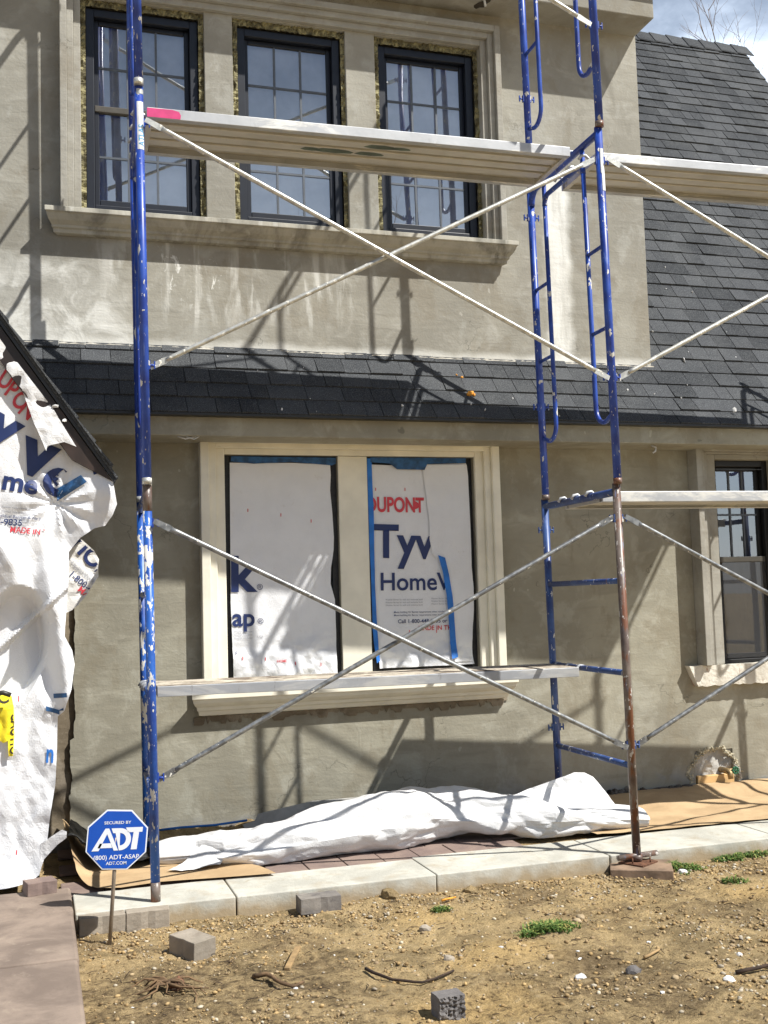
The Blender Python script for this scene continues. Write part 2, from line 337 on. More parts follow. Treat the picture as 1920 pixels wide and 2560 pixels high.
M['grass'] = grass_mat()
M['wood_stick'] = plain('weathered_wood', lin((150, 124, 86)), .85, 0, .25, 20, .3)
M['root'] = plain('root_bark', lin((112, 88, 62)), .9, 0, .3, 25, .4)
M['twig_dark'] = plain('dark_twig', lin((58, 44, 34)), .9, 0, .3, 25)
M['plank_wood'] = plain('old_wood_block', lin((134, 112, 92)), .85, 0, .25, 10, .4)
M['pine_board'] = plain('pine_board', lin((206, 170, 116)), .7, 0, .1, 8)
M['foam_rim'] = plain('torn_fibre_rim', lin((190, 182, 158)), .95, 0, .3, 40, .9, False)
M['hole_plaster'] = plain('pale_mortar', lin((176, 174, 168)), .95, 0, .12, 12, .7, False)
M['hole_dark'] = plain('hole_dark', lin((60, 54, 46)), .95)
M['brass'] = plain('tarnished_brass', lin((150, 128, 92)), .5, .6, .2, 30)
M['valve_green'] = plain('valve_green', lin((30, 92, 62)), .4, 0, .2, 30)
M['foam_orange'] = plain('expanding_foam', lin((214, 148, 50)), .7, 0, .15, 30)
M['sign_blue'] = plain('sign_blue', lin((14, 76, 172)), .35, 0, .04, 5)
M['sign_white'] = plain('sign_white', lin((222, 226, 232)), .4, 0, .03, 5)
M['sign_post'] = plain('sign_post', lin((150, 138, 124)), .5, .3, .12, 20)
M['bark'] = plain('bark_grey', lin((120, 104, 92)), .9, 0, .25, 12)
M['siding'] = plain('pale_siding', lin((150, 152, 150)), .7, 0, .05, 3)

# ------------------------------------------------------------------ mesh helpers
def link(o): COL.objects.link(o); return o
def empty(name, loc, label=None, cat=None, group=None, rot=None):
    o = link(bpy.data.objects.new(name, None)); o.empty_display_size = .1; o.location = loc
    if rot is not None: o.rotation_euler = rot
    if label: tag(o, label, cat, group)
    bpy.context.view_layer.update(); return o
def tag(o, label=None, cat=None, group=None, kind=None):
    if label: o['label'] = label
    if cat: o['category'] = cat
    if group: o['group'] = group
    if kind: o['kind'] = kind
    return o
def wmat(o):
    m = o.matrix_basis.copy()
    return wmat(o.parent) @ m if o.parent else m
def obj(name, bm, mat, parent=None, local=False, smooth=False, bevel=0.0):
    """bm is in world space unless local"""
    me = bpy.data.meshes.new(name)
    if parent is not None and not local: bmesh.ops.transform(bm, matrix=wmat(parent).inverted(), verts=bm.verts)
    if smooth:
        for fc in bm.faces: fc.smooth = True
    bm.normal_update(); bm.to_mesh(me); bm.free(); me.materials.append(mat)
    o = link(bpy.data.objects.new(name, me)); o.parent = parent
    if bevel:
        b = o.modifiers.new('bevel', 'BEVEL'); b.width = bevel; b.segments = 2; b.limit_method = 'ANGLE'
    return o
def NB(): return bmesh.new()
def box(bm, x0, x1, y0, y1, z0, z1, mtx=None):
    vs_ = [bm.verts.new((x, y, z)) for z in (z0, z1) for y in (y0, y1) for x in (x0, x1)]
    for q in ((0, 2, 3, 1), (4, 5, 7, 6), (0, 1, 5, 4), (2, 6, 7, 3), (0, 4, 6, 2), (1, 3, 7, 5)): bm.faces.new([vs_[i] for i in q])
    if mtx is not None:
        for v in vs_: v.co = mtx @ v.co
    return vs_
def prism(bm, poly, fn, d0, d1):
    """poly 2d list, fn(a,b,d)->xyz"""
    A = [bm.verts.new(fn(a, b, d0)) for a, b in poly]; B = [bm.verts.new(fn(a, b, d1)) for a, b in poly]; n = len(poly)
    bm.faces.new(A[::-1]); bm.faces.new(B)
    for i in range(n): bm.faces.new((A[i], A[(i+1) % n], B[(i+1) % n], B[i]))
    return A+B
def frame_of(d):
    d = d.normalized(); a = Vector((0, 0, 1)) if abs(d.z) < .9 else Vector((1, 0, 0))
    x = d.cross(a).normalized(); return x, d.cross(x)
def tube(bm, pts, rad, seg=12, cap=True, flat=None):
    pts = [Vector(p) for p in pts]; rings = []
    rads = rad if isinstance(rad, (list, tuple)) else [rad]*len(pts)
    x, y = frame_of(pts[1]-pts[0])
    for i, p in enumerate(pts):
        d = (pts[min(i+1, len(pts)-1)]-pts[max(i-1, 0)]).normalized()
        x = (x-d*x.dot(d)).normalized(); y = d.cross(x)
        rings.append([bm.verts.new(p+rads[i]*(x*cos(2*pi*k/seg)+y*sin(2*pi*k/seg))) for k in range(seg)])
    for a, b in zip(rings, rings[1:]):
        for k in range(seg): bm.faces.new((a[k], a[(k+1) % seg], b[(k+1) % seg], b[k])).smooth = True
    if cap and seg > 2: bm.faces.new(rings[0][::-1]); bm.faces.new(rings[-1])
def arc(c, a, b, t0, t1, n=7):
    """points c + a cos + b sin"""
    return [Vector(c)+Vector(a)*cos(t0+(t1-t0)*i/n)+Vector(b)*sin(t0+(t1-t0)*i/n) for i in range(n+1)]
ICO = {}
def blob(bm, c, rx, ry, rz, sub=1, jit=.15, seed=None, mtx=None):
    if sub not in ICO:
        b_ = bmesh.new(); bmesh.ops.create_icosphere(b_, subdivisions=sub, radius=1); b_.verts.index_update()
        ICO[sub] = ([v.co.copy() for v in b_.verts], [[v.index for v in fc.verts] for fc in b_.faces]); b_.free()
    R_ = random.Random(seed if seed is not None else rnd.random())
    rot = Matrix.Rotation(R_.random()*6.28, 3, 'Z') @ Matrix.Rotation(R_.uniform(-.4, .4), 3, 'X'); c = Vector(c); q = []
    for v in ICO[sub][0]:
        k = 1+R_.uniform(-jit, jit); q.append(bm.verts.new(rot @ Vector((v.x*rx*k, v.y*ry*k, v.z*rz*k))+c))
    for t in ICO[sub][1]: bm.faces.new([q[i] for i in t])
    return q
def hsh(i, j, s):
    v = sin(i*127.1+j*311.7+s*74.7)*43758.5453; return v-math.floor(v)
def tri_noise(x, y, s=0):
    """piecewise linear noise on a triangle lattice: flat facets with sharp creases, like crumpled sheet"""
    F2 = .3660254; G2 = .2113249
    k = (x+y)*F2; i = math.floor(x+k); j = math.floor(y+k); t = (i+j)*G2; x0 = x-(i-t); y0 = y-(j-t)
    # skewed coordinates inside the cell
    a = x0+(x0+y0)*F2; b = y0+(x0+y0)*F2
    if a > b: w0, w1, w2, p1 = 1-a, a-b, b, (1, 0)
    else: w0, w1, w2, p1 = 1-b, b-a, a, (0, 1)
    return w0*hsh(i, j, s)+w1*hsh(i+p1[0], j+p1[1], s)+w2*hsh(i+1, j+1, s)-.5
def crumple(x, y, s=0):
    wx = noise.noise(Vector((x*1.3, y*1.3, s)))*.5; wy = noise.noise(Vector((x*1.3+9, y*1.3, s+3)))*.5
    c, d = .83, .55
    return tri_noise(x+wx, y+wy, s)+.5*tri_noise((c*x-d*y)*2.1+wy, (d*x+c*y)*2.1, s+5)+.22*tri_noise((c*x+d*y)*4.7, (c*y-d*x)*4.7+wx, s+11)
def in_poly(x, y, poly):
    c = False; n = len(poly)
    for i in range(n):
        x1, y1 = poly[i]; x2, y2 = poly[(i+1) % n]
        if (y1 > y) != (y2 > y) and x < (x2-x1)*(y-y1)/(y2-y1)+x1: c = not c
    return c
def sheet(bm, poly, step, fn):
    """grid-filled polygon sheet following its outline; fn(a,b)->xyz"""
    from mathutils.geometry import delaunay_2d_cdt
    P = []; n = len(poly)
    for i in range(n):
        a = Vector(poly[i]); b = Vector(poly[(i+1) % n]); m = max(1, int((b-a).length/step))
        for k in range(m): P.append(a.lerp(b, k/m))
    ne = len(P); xs = [p[0] for p in poly]; ys = [p[1] for p in poly]
    y = min(ys)+step*.5; row = 0
    while y < max(ys):
        x = min(xs)+step*(.5 if row % 2 else 0)
        while x < max(xs):
            if in_poly(x, y, poly): P.append(Vector((x, y)))
            x += step
        y += step*.87; row += 1
    co, ed, fa, *_ = delaunay_2d_cdt(P, [(i, (i+1) % ne) for i in range(ne)], [], 1, 1e-5)
    vs_ = [bm.verts.new(fn(c.x, c.y)) for c in co]
    for t in fa:
        try: bm.faces.new([vs_[i] for i in t])
        except ValueError: pass
def flip_to(bm, d):
    bm.normal_update(); d = Vector(d)
    s = sum((fc.normal.dot(d))*fc.calc_area() for fc in bm.faces)
    if s < 0: bmesh.ops.reverse_faces(bm, faces=bm.faces)
def text_bm(body, size, bold=0.0, step=0, sx=1.0):
    cu = bpy.data.curves.new('t', 'FONT'); cu.body = body; cu.size = size; cu.offset = bold*size; cu.align_x = 'LEFT'; cu.resolution_u = 4
    o = bpy.data.objects.new('t', cu); COL.objects.link(o); dg = bpy.context.evaluated_depsgraph_get(); me = bpy.data.meshes.new_from_object(o.evaluated_get(dg))
    bpy.data.objects.remove(o); bm = NB(); bm.from_mesh(me); bpy.data.meshes.remove(me)
    for v in bm.verts: v.co.x *= sx
    if step:
        bmesh.ops.triangulate(bm, faces=bm.faces)
        xs = [v.co.x for v in bm.verts] or [0]; ys = [v.co.y for v in bm.verts] or [0]
        for lo, hi, no in ((min(xs), max(xs), (1, 0, 0)), (min(ys), max(ys), (0, 1, 0))):
            t = lo+step
            while t < hi:
                bmesh.ops.bisect_plane(bm, geom=bm.verts[:]+bm.edges[:]+bm.faces[:], plane_co=Vector(no)*t, plane_no=no, dist=1e-6); t += step
    return bm
def decal(name, body, size, org, ang, fn, mat, parent, bold=0.0, step=.02, clip=None, sx=1.0):
    bm = text_bm(body, size, bold, step, sx); c, s = cos(ang), sin(ang)
    for v in bm.verts:
        x, y = v.co.x, v.co.y; v.co = Vector((org[0]+c*x-s*y, org[1]+s*x+c*y, 0))
    if clip:
        kill = [fc for fc in bm.faces if not all(clip(v.co.x, v.co.y) for v in fc.verts)]
        bmesh.ops.delete(bm, geom=kill, context='FACES')
    for v in bm.verts: v.co = Vector(fn(v.co.x, v.co.y))
    if not bm.faces: bm.free(); return None
    return obj(name, bm, mat, parent)

# ------------------------------------------------------------------ GROUND
def gz(x, y):
    b = -.088+.012*max(0, min(1, (x-2.2)))+.018*noise.noise(Vector((x*.9, y*.9, 0)))+.012*noise.noise(Vector((x*3.1, y*3.1, 4)))
    nr = max(0, 1-abs(y+1.56)/.16); b += .045*nr*max(0, noise.noise(Vector((x*2.3, 1.7, 9)))+.15)*(1 if x > .9 else .2)
    b += .03*math.exp(-((x-1.05)**2+(y+1.62)**2)/.02)+.03*math.exp(-((x-1.22)**2+(y+2.5)**2*2)/.06)+.010*noise.noise(Vector((x*6.3, y*6.3, 14)))
    return b
def grow(a, b, fine, lo, hi):
    v = []; t = a
    while t < b: v.append(t); t += fine
    st = fine; t = b
    while t < hi: v.append(t); st *= 1.5; t += st
    v.append(hi); st = fine; t = a-fine; pre = []
    while t > lo: pre.append(t); st *= 1.5; t -= st
    return [lo]+pre[::-1]+v
bm = NB(); gx = grow(-.7, 4.2, .022, -400, 400); gy = grow(-4.2, -1.42, .022, -400, 400)
gv = [[bm.verts.new((x, y, gz(x, y)+(.010*noise.noise(Vector((x*11, y*11, 2)))+.007*noise.noise(Vector((x*24, y*24, 5)))+.004*noise.noise(Vector((x*49, y*49, 5))) if -.8 < x < 4.3 and -4.3 < y < -1.3 else 0))) for x in gx] for y in gy]
for j in range(len(gy)-1):
    for i in range(len(gx)-1): bm.faces.new((gv[j][i], gv[j][i+1], gv[j+1][i+1], gv[j+1][i])).smooth = True
tag(obj('ground', bm, M['dirt']), kind='structure')
# concrete strip with joints, pavers, landing
bm = NB(); y0 = lambda x: -1.452+.006*noise.noise(Vector((x*.7, 0, 0)))
edges = [-.452, .2915, 1.31, 2.293, 3.362, 4.4, 5.4, 6.4, 7.4, 8.5, 12]
for a, b in zip(edges, edges[1:]): box(bm, a+.003, b-.003, -1.455+rnd.uniform(-.003, .003), -1.095+(.05 if a > 1.2 else .01), -.4, 0.0)
tag(obj('concrete_strip', bm, M['concrete'], bevel=.006), kind='structure')
bm = NB(); box(bm, -.6, 12, -1.10, .05, -.4, -.025)
tag(obj('path_bed', bm, M['dirt']), kind='structure')
bm = NB(); yy = -1.04; row = 0
while yy < -.02:
    d = .2 if row else .235; x = -.5+(.11 if row % 2 else 0)
    while x < 6:
        w = .208
        if not (row == 0 and x > 1.9): box(bm, x, x+w-.005, yy-(.05 if row == 0 and x < 1.25 else 0), yy+d-.006, -.02, -.004+rnd.uniform(-.002, .002))
        x += w
    yy += d; row += 1
tag(obj('paver_path', bm, M['paver'], bevel=.004), kind='structure')
bm = NB(); ys = [-1.262, -1.688, -2.386, -3.07, -3.8, -5.0]
for a, b in zip(ys, ys[1:]):
    for xa, xb in ((-.462, -1.35), (-1.35, -2.3)): box(bm, xb+.002, xa-.002+(-.02*(a+1.262)*-.3), b+.002, a-.002, -.3, .08+rnd.uniform(-.002, .002))
tag(obj('landing', bm, M['landing'], bevel=.014), kind='structure')

# ------------------------------------------------------------------ HOUSE
house = empty('stucco_house', (1.5, 0, 0), 'unfinished grey stucco house with charcoal shingle roof behind the scaffold', 'house')
def wall_holes(bm, x0, x1, z0, z1, y0, y1, holes, jag=None):
    xs = sorted({x0, x1, *[h[0] for h in holes], *[h[1] for h in holes]}); zs = sorted({z0, z1, *[h[2] for h in holes], *[h[3] for h in holes]})
    V = {}
    def v(x, z, y):
        k = (round(x, 4), round(z, 4), y)
        if k not in V: V[k] = bm.verts.new((x, y, z))
        return V[k]
    solid = {}
    for i in range(len(xs)-1):
        for j in range(len(zs)-1):
            cx, cz = (xs[i]+xs[i+1])/2, (zs[j]+zs[j+1])/2; solid[i, j] = not any(h[0] < cx < h[1] and h[2] < cz < h[3] for h in holes)
    for (i, j), s in solid.items():
        if not s: continue
        a, b, c, d = xs[i], xs[i+1], zs[j], zs[j+1]
        bm.faces.new((v(a, c, y0), v(b, c, y0), v(b, d, y0), v(a, d, y0))); bm.faces.new((v(a, c, y1), v(a, d, y1), v(b, d, y1), v(b, c, y1)))
        for (di, dj, p, q) in ((-1, 0, (a, c), (a, d)), (1, 0, (b, d), (b, c)), (0, -1, (b, c), (a, c)), (0, 1, (a, d), (b, d))):
            if not solid.get((i+di, j+dj), False): bm.faces.new((v(*p, y0), v(*q, y0), v(*q, y1), v(*p, y1)))
LW = [(.513, 1.244, .80, 2.322), (1.442, 2.184, .80, 2.322)]
RWN = (4.05, 4.535, .86, 2.328); HOLE = (3.78, 4.09, .03, .27)
bm = NB(); wall_holes(bm, -.36, 9, -.1, 2.62, 0, .22, LW+[RWN, HOLE])
# torn left edge of the plaster coat
NZ = 170; zz = [(-.1+2.6*i/NZ) for i in range(NZ+1)]
L_ = [-.398+.016*noise.noise(Vector((z*2.7, 3, 0)))+.010*noise.noise(Vector((z*11, 8, 0)))+.006*noise.noise(Vector((z*37, 8, 0)))-.02*(z < .62)-.012*(z < .3) for z in zz]
for i in range(NZ):
    q = [(L_[i], 0, zz[i]), (-.36, 0, zz[i]), (-.36, 0, zz[i+1]), (L_[i+1], 0, zz[i+1])]
    bm.faces.new([bm.verts.new(p) for p in q])
    bm.faces.new([bm.verts.new(p) for p in ((L_[i], 0, zz[i]), (L_[i+1], 0, zz[i+1]), (L_[i+1], .03, zz[i+1]), (L_[i], .03, zz[i]))])
obj('wall', bm, M['stucco_low'], house)
bm = NB(); box(bm, -2.4, -.362, .028, .2, -.1, 2.62)
tag(obj('old_wall', bm, M['old_wall'], house), 'rough brown bare coat at the torn left edge')
# dormer
DH = [(-.335, .432, 3.80, 5.19), (.615, 1.373, 3.80, 5.19), (1.578, 2.335, 3.80, 5.19)]
bm = NB(); wall_holes(bm, -2.4, 3.585, 2.955, 5.44, 0, .22, DH)
obj('dormer_wall', bm, M['stucco_up'], house, bevel=.004)
bm = NB(); box(bm, 3.33, 3.582, .22, 3, 3.0, 5.44); obj('dormer_side', bm, M['stucco_up'], house)
def ragged(x0, x1, z0, z1, lo, hi, y0, y1, step=.02, sd=3):
    """one continuous strip with torn lower and upper edges"""
    R_ = random.Random(sd); bm = NB(); n = int((x1-x0)/step); P_ = []
    d = 0
    for i in range(n+1):
        if R_.random() < .45: d = R_.uniform(lo, hi)
        P_.append((x0+(x1-x0)*i/n, z0-d, z1+R_.uniform(-.004, .005)))
    for a_, b_ in zip(P_, P_[1:]):
        c_ = [bm.verts.new(p) for p in ((a_[0], y0, a_[1]), (b_[0], y0, b_[1]), (b_[0], y0, b_[2]), (a_[0], y0, a_[2]), (a_[0], y1, a_[1]), (b_[0], y1, b_[1]), (b_[0], y1, b_[2]), (a_[0], y1, a_[2]))]
        for f_ in ((0, 1, 2, 3), (4, 5, 1, 0), (3, 2, 6, 7)): bm.faces.new([c_[k] for k in f_])
    bmesh.ops.remove_doubles(bm, verts=bm.verts, dist=1e-5); return bm
bm = ragged(-1.0, 3.6, 2.975, 2.992, .0, .014, -.011, -.001)
obj('plaster_edge', bm, M['rough_white'], house)
# dormer eave
bm = NB(); box(bm, -2.4, 3.578, -.268, .3, 5.436, 5.62); obj('dormer_soffit', bm, M['stucco_up'], house, bevel=.006)
# boxed lower eave
bm = NB(); box(bm, -2.4, 9, -.335, -.003, 2.388, 2.512); obj('fascia', bm, M['stucco_low'], house, bevel=.006)
# roof : profile (y,z) polyline, shingle courses on it
PROF = [(-.40, 2.512), (-.2, 2.735), (0, 2.982), (3.0, 7.25)]
def on_prof(s):
    for (a, b), (c, d) in zip(PROF, PROF[1:]):
        L0 = hypot(c-a, d-b)
        if s <= L0 or (c, d) == PROF[-1]:
            t = s/L0; ny, nz = -(d-b)/L0, (c-a)/L0; return a+(c-a)*t, b+(d-b)*t, ny, nz
        s -= L0
TOT = sum(hypot(c[0]-a[0], c[1]-a[1]) for a, c in zip(PROF, PROF[1:]))
def shingles(bm, x0, x1, s0, s1, prof, expo=.144, skip=None):
    R_ = random.Random(3); s = s0; row = 0
    while s < s1-.02:
        top = min(s+expo+.03, s1); x = x0-R_.uniform(0, .2)
        lift = 0; wob = R_.uniform(-.002, .002)
        while x < x1:
            w = R_.choice((.11, .14, .16, .18, .2, .24))*R_.uniform(.9, 1.1); xa, xb = max(x, x0), min(x+w, x1)
            th = R_.choice((.008, .010, .012, .015)); xa += .002; xb -= .002
            if xb > xa+.004 and not (skip and skip((xa+xb)/2, s)):
                y, z, ny, nz = prof(s+wob); y2, z2, ny2, nz2 = prof(top)
                a, b = .003+th, .002
                e = R_.uniform(-.0015, .0015)
                P_ = [(xa, y, z), (xb, y, z), (xb, y+ny*(a+e), z+nz*(a+e)), (xa, y+ny*a, z+nz*a), (xa, y2+ny2*b, z2+nz2*b), (xb, y2+ny2*b, z2+nz2*b)]
                v = [bm.verts.new(p) for p in P_]
                bm.faces.new((v[0], v[1], v[2], v[3])); bm.faces.new((v[3], v[2], v[5], v[4])); bm.faces.new((v[0], v[3], v[4])); bm.faces.new((v[1], v[5], v[2]))
            x += w
        s += expo; row += 1
s_d = hypot(.2, .223)+hypot(.2, .247)
bm = NB(); shingles(bm, -2.4, 6.74, 0, TOT-.02, on_prof, skip=lambda x, s: x < 3.5 and s > s_d+.02)
roof = obj('roof', bm, M['shingle'], house)
bm = NB(); A_ = PROF
for (a, b), (c, d) in zip(A_, A_[1:]):
    n_ = Vector((0, -(d-b), c-a)).normalized()*.004
    q = [(-2.4, a, b-.004), (6.72, a, b-.004), (6.72, c, d-.004), (-2.4, c, d-.004)]
    bm.faces.new([bm.verts.new(p) for p in q])
q = [(-2.4, 3.0, 7.246), (6.72, 3.0, 7.246), (6.72, 6.4, 2.5), (-2.4, 6.4, 2.5)]; bm.faces.new([bm.verts.new(p) for p in q])
q = [(6.70, -.3, 2.5), (6.70, 6.4, 2.5), (6.70, 3.0, 7.2)]; bm.faces.new([bm.verts.new(p) for p in q])
obj('roof_deck', bm, M['deck_dark'], roof)
bm = NB(); box(bm, -2.4, 9, -.408, -.30, 2.5, 2.513); obj('drip_edge', bm, M['drip_black'], roof)
bm = NB(); x = 3.4
while x < 6.74:
    w = .2
    for sgn in (1, -1):
        P_ = [(x, 3.0, 7.275), (x+w+.01, 3.0, 7.262), (x+w+.01, 3.0-sgn*.12, 7.262-.15), (x-.0, 3.0-sgn*.12, 7.275-.15)]
        P2 = [(a, b, c+.014) for a, b, c in P_]
        v = [bm.verts.new(p) for p in P_+P2]
        for fq in ((4, 5, 6, 7), (0, 3, 7, 4), (1, 5, 6, 2), (3, 2, 6, 7)): bm.faces.new([v[i] for i in fq])
    x += w
obj('ridge_cap', bm, M['shingle'], roof)
# dormer roof edge above its soffit
dr = lambda s: (-.31+s*.82, 5.625+s*.57, -.57, .82)
bm = NB(); shingles(bm, -2.4, 3.66, 0, 2.6, dr); droof = obj('dormer_roof', bm, M['shingle'], house)
bm = NB(); prism(bm, [(-.30, 5.6215), (2, 7.2), (2, 5.63)], lambda a, b, d: (d, a, b), -2.4, 3.56); obj('dormer_roof_deck', bm, M['deck_dark'], droof)
# stepped casings
def casing(bm, x0, x1, z0, z1, steps, right=True, ytail=0.0, tk=1.0):
    xa, xb, zb = x0, x1, z1
    for w, pr_ in steps:
        box(bm, xa, xa+w, -pr_, ytail-.002, z0, zb)
        if right: box(bm, xb-w, xb, -pr_, ytail-.002, z0, zb); box(bm, xa+w, xb-w, -pr_, ytail-.002, zb-w*tk, zb)
        else: box(bm, xa+w, xb, -pr_, ytail-.002, zb-w, zb)
        xa += w; zb -= w*tk
        if right: xb -= w
bm = NB(); casing(bm, -.462, 2.46, 3.80, 5.318, [(.042, .10), (.040, .068), (.043, .036)])
cas = obj('window_casing', bm, M['trim_grey'], house, bevel=.004); tag(cas, 'stepped grey plaster surround of the three dormer windows')
def sill(bm, x0, x1, zt, prof, ret=.5):
    mx = max(p[0] for p in prof); n = len(prof)
    A = [bm.verts.new((x0+(mx-d)*ret, -d, zt-h)) for d, h in prof]; B = [bm.verts.new((x1-(mx-d)*ret, -d, zt-h)) for d, h in prof]
    bm.faces.new(A[::-1]); bm.faces.new(B)
    for i in range(n): bm.faces.new((A[i], A[(i+1) % n], B[(i+1) % n], B[i]))
    bmesh.ops.recalc_face_normals(bm, faces=bm.faces)
SP = [(0, -.002), (.125, .004), (.126, .034), (.112, .04), (.104, .056), (.090, .076), (.068, .092), (.060, .098), (.060, .112), (.044, .118), (.040, .140), (0.0, .146)]
bm = NB(); sill(bm, -.555, 2.53, 3.799, SP, .6)
obj('window_sill', bm, M['sill_grey'], house, bevel=.003)
# dormer windows
def window(name_mat, x0, x1, z0, z1, yf, gap, zmid, cur, wide=.052, lab=None, wl_=True, munt=(3, 2), munt2=(3, 2)):
    """hung window: frame, two sashes with glass, muntins, curtain"""
    a, b, c, d = x0+gap[0], x1-gap[1], z0+gap[2], z1-gap[3]
    bm = NB(); t = wide
    for q in ((a, a+t, c, d), (b-t, b, c, d), (a+t, b-t, c, c+t*.7), (a+t, b-t, d-t, d)): box(bm, q[0], q[1], yf, yf+.12, q[2], q[3])
    fr = obj('window', bm, name_mat, house, bevel=.004)
    if lab: tag(fr, lab)
    zm = zmid; s = .03
    bm = NB()
    for (lo, hi, yo) in ((zm-.02, d-t, .045), (c+t*.7, zm+.012, .018)):
        for q in ((a+t, a+t+s, lo, hi), (b-t-s, b-t, lo, hi), (a+t+s, b-t-s, lo, lo+s+.01), (a+t+s, b-t-s, hi-s, hi)): box(bm, q[0]+.001, q[1]-.001, yf+yo, yf+yo+.024, q[2]+.001, q[3]-.001)
    obj('sash', bm, name_mat, fr, bevel=.003)
    bm = NB(); box(bm, a+t+.002, b-t-.002, yf+.008, yf+.046, zm-.018, zm+.022); obj('meeting_rail', bm, M['rail'], fr, bevel=.004)
    for (lo, hi, yo) in ((zm-.02, d-t, .045), (c+t*.7, zm+.012, .018)):
        bm = NB(); q = [(a+t+s, yf+yo+.012, lo+s), (b-t-s, yf+yo+.012, lo+s), (b-t-s, yf+yo+.012, hi-s), (a+t+s, yf+yo+.012, hi-s)]
        bm.faces.new([bm.verts.new(p) for p in q]); obj('pane', bm, M['glass'], fr)
        bm = NB(); X0, X1, Z0, Z1 = a+t+s, b-t-s, lo+s, hi-s; y_ = yf+yo+.004
        mu_ = munt if yo > .03 else munt2
        if mu_ == (1, 1): bm.free(); continue
        for k in range(1, mu_[0]):
            xx = X0+(X1-X0)*k/mu_[0]; box(bm, xx-.0065, xx+.0065, y_, y_+.006, Z0, Z1)
        for k in range(1, mu_[1]):
            z_ = Z0+(Z1-Z0)*k/mu_[1]; box(bm, X0, X1, y_+.0005, y_+.0055, z_-.0065, z_+.0065)
        obj('muntin', bm, M['muntin'], fr)
    bm = NB(); n = 60; yb = yf+.088     # curtain with folds
    P_ = [[bm.verts.new((a+(b-a)*i/n, yb+.0022*sin(i*.5+2*sin(i*.17)), z)) for i in range(n+1)] for z in (c, d)]
    for i in range(n): bm.faces.new((P_[0][i], P_[0][i+1], P_[1][i+1], P_[1][i])).smooth = True
    obj('curtain', bm, cur, fr)
    if wl_:
        bm = NB()
        for (p0, p1, q0, q1) in ((x0, a, z0, z1), (b, x1, z0, z1), (a, b, d, z1)):
            if p1-p0 < .006 or q1-q0 < .006: continue
            nx, nz = max(1, int((p1-p0)/.012)), max(1, int((q1-q0)/.02))
            g_ = [[bm.verts.new((p0+(p1-p0)*i/nx, .028+.016*noise.noise(Vector((i*.9+p0*9, j*.8, 1)))+.008*rnd.uniform(-1, 1), q0+(q1-q0)*j/nz)) for i in range(nx+1)] for j in range(nz+1)]
            for j in range(nz):
                for i in range(nx): bm.faces.new((g_[j][i], g_[j][i+1], g_[j+1][i+1], g_[j+1][i]))
        obj('insulation', bm, M['wool'], fr)
window(M['window_dark'], *DH[0], .05, (.032, .034, .045, .045), 4.50, M['curtain'], lab='left dormer window behind the front pole')
window(M['window_dark'], *DH[1], .05, (.036, .028, .045, .045), 4.50, M['curtain'], lab='middle dormer window above the plank')
window(M['window_dark'], *DH[2], .05, (.034, .03, .045, .045), 4.50, M['curtain'], lab='right dormer window with scaffold reflections')
bm = NB(); box(bm, -2.3, 3.3, .75, .78, 3.0, 5.4); box(bm, -2.3, 3.3, .23, .75, 3.1, 3.12); box(bm, -2.3, 3.3, .23, .75, 5.38, 5.40); obj('dormer_room', bm, M['room'], house)
# lower double window: casing, sill, backing
bm = NB(); casing(bm, .352, 2.345, .86, 2.421, [(.055, .085), (.045, .058), (.058, .03)], tk=.62)
tag(obj('window_casing', bm, M['cream'], house, bevel=.005), 'cream stepped surround of the covered ground floor window')
bm = NB(); box(bm, 1.246, 1.44, -.012, .0, .86, 2.32); obj('mullion', bm, M['cream'], house, bevel=.003)
LSP = [(0, -.003), (.105, .002), (.107, .03), (.098, .036), (.093, .055), (.078, .072), (.060, .082), (.057, .102), (.044, .108), (.034, .134), (0, .14)]
bm = NB(); sill(bm, .276, 2.415, .855, LSP, .7); tag(obj('window_sill', bm, M['cream'], house, bevel=.003), 'cream moulded sill under the covered window')
bm = ragged(.30, 2.37, .705, .7135, -.004, .045, -.009, -.001, .012, 8)
obj('mortar_smear', bm, M['old_wall'], house)
for (x0, x1, z0, z1) in LW:
    bm = NB()
    for q in ((x0, x0+.04, z0, z1), (x1-.04, x1, z0, z1), (x0+.04, x1-.04, z0, z0+.04), (x0+.04, x1-.04, z1-.04, z1)): box(bm, q[0]+.001, q[1]-.001, .03, .1, q[2]+.001, q[3]-.001)
    box(bm, x0+.04, x1-.04, .085, .1, z0+.04, z1-.04)
    obj('window_opening_frame', bm, M['black_foil'], house)
# right window
bm = NB(); casing(bm, 3.838, 4.747, .865, 2.413, [(.044, .12), (.04, .088), (.04, .056), (.085, .03)], tk=.4)
tag(obj('window_casing', bm, M['trim_grey'], house, bevel=.004), 'thick grey stepped surround of the right window')
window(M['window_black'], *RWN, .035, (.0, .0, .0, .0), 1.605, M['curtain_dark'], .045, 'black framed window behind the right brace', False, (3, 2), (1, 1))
def screen_mat():
    m = bpy.data.materials.new('insect_screen'); m.use_nodes = True; n = m.node_tree.nodes; l = m.node_tree.links
    b_ = n['Principled BSDF']; b_.inputs['Base Color'].default_value = (.05, .05, .052, 1); b_.inputs['Roughness'].default_value = .8
    tr = n.new('ShaderNodeBsdfTransparent'); mx = n.new('ShaderNodeMixShader'); mx.inputs[0].default_value = .55
    l.new(tr.outputs[0], mx.inputs[1]); l.new(b_.outputs[0], mx.inputs[2]); l.new(mx.outputs[0], n['Material Output'].inputs['Surface']); return m
bm = NB(); bm.faces.new([bm.verts.new(p) for p in ((4.09, .046, .90), (4.495, .046, .90), (4.495, .046, 1.60), (4.09, .046, 1.60))]); obj('insect_screen', bm, screen_mat(), house)
bm = NB(); box(bm, 4.1, 4.49, .034, .036, 2.262, 2.266); obj('screen_rail', bm, M['muntin'], house)
bm = NB(); n = 30
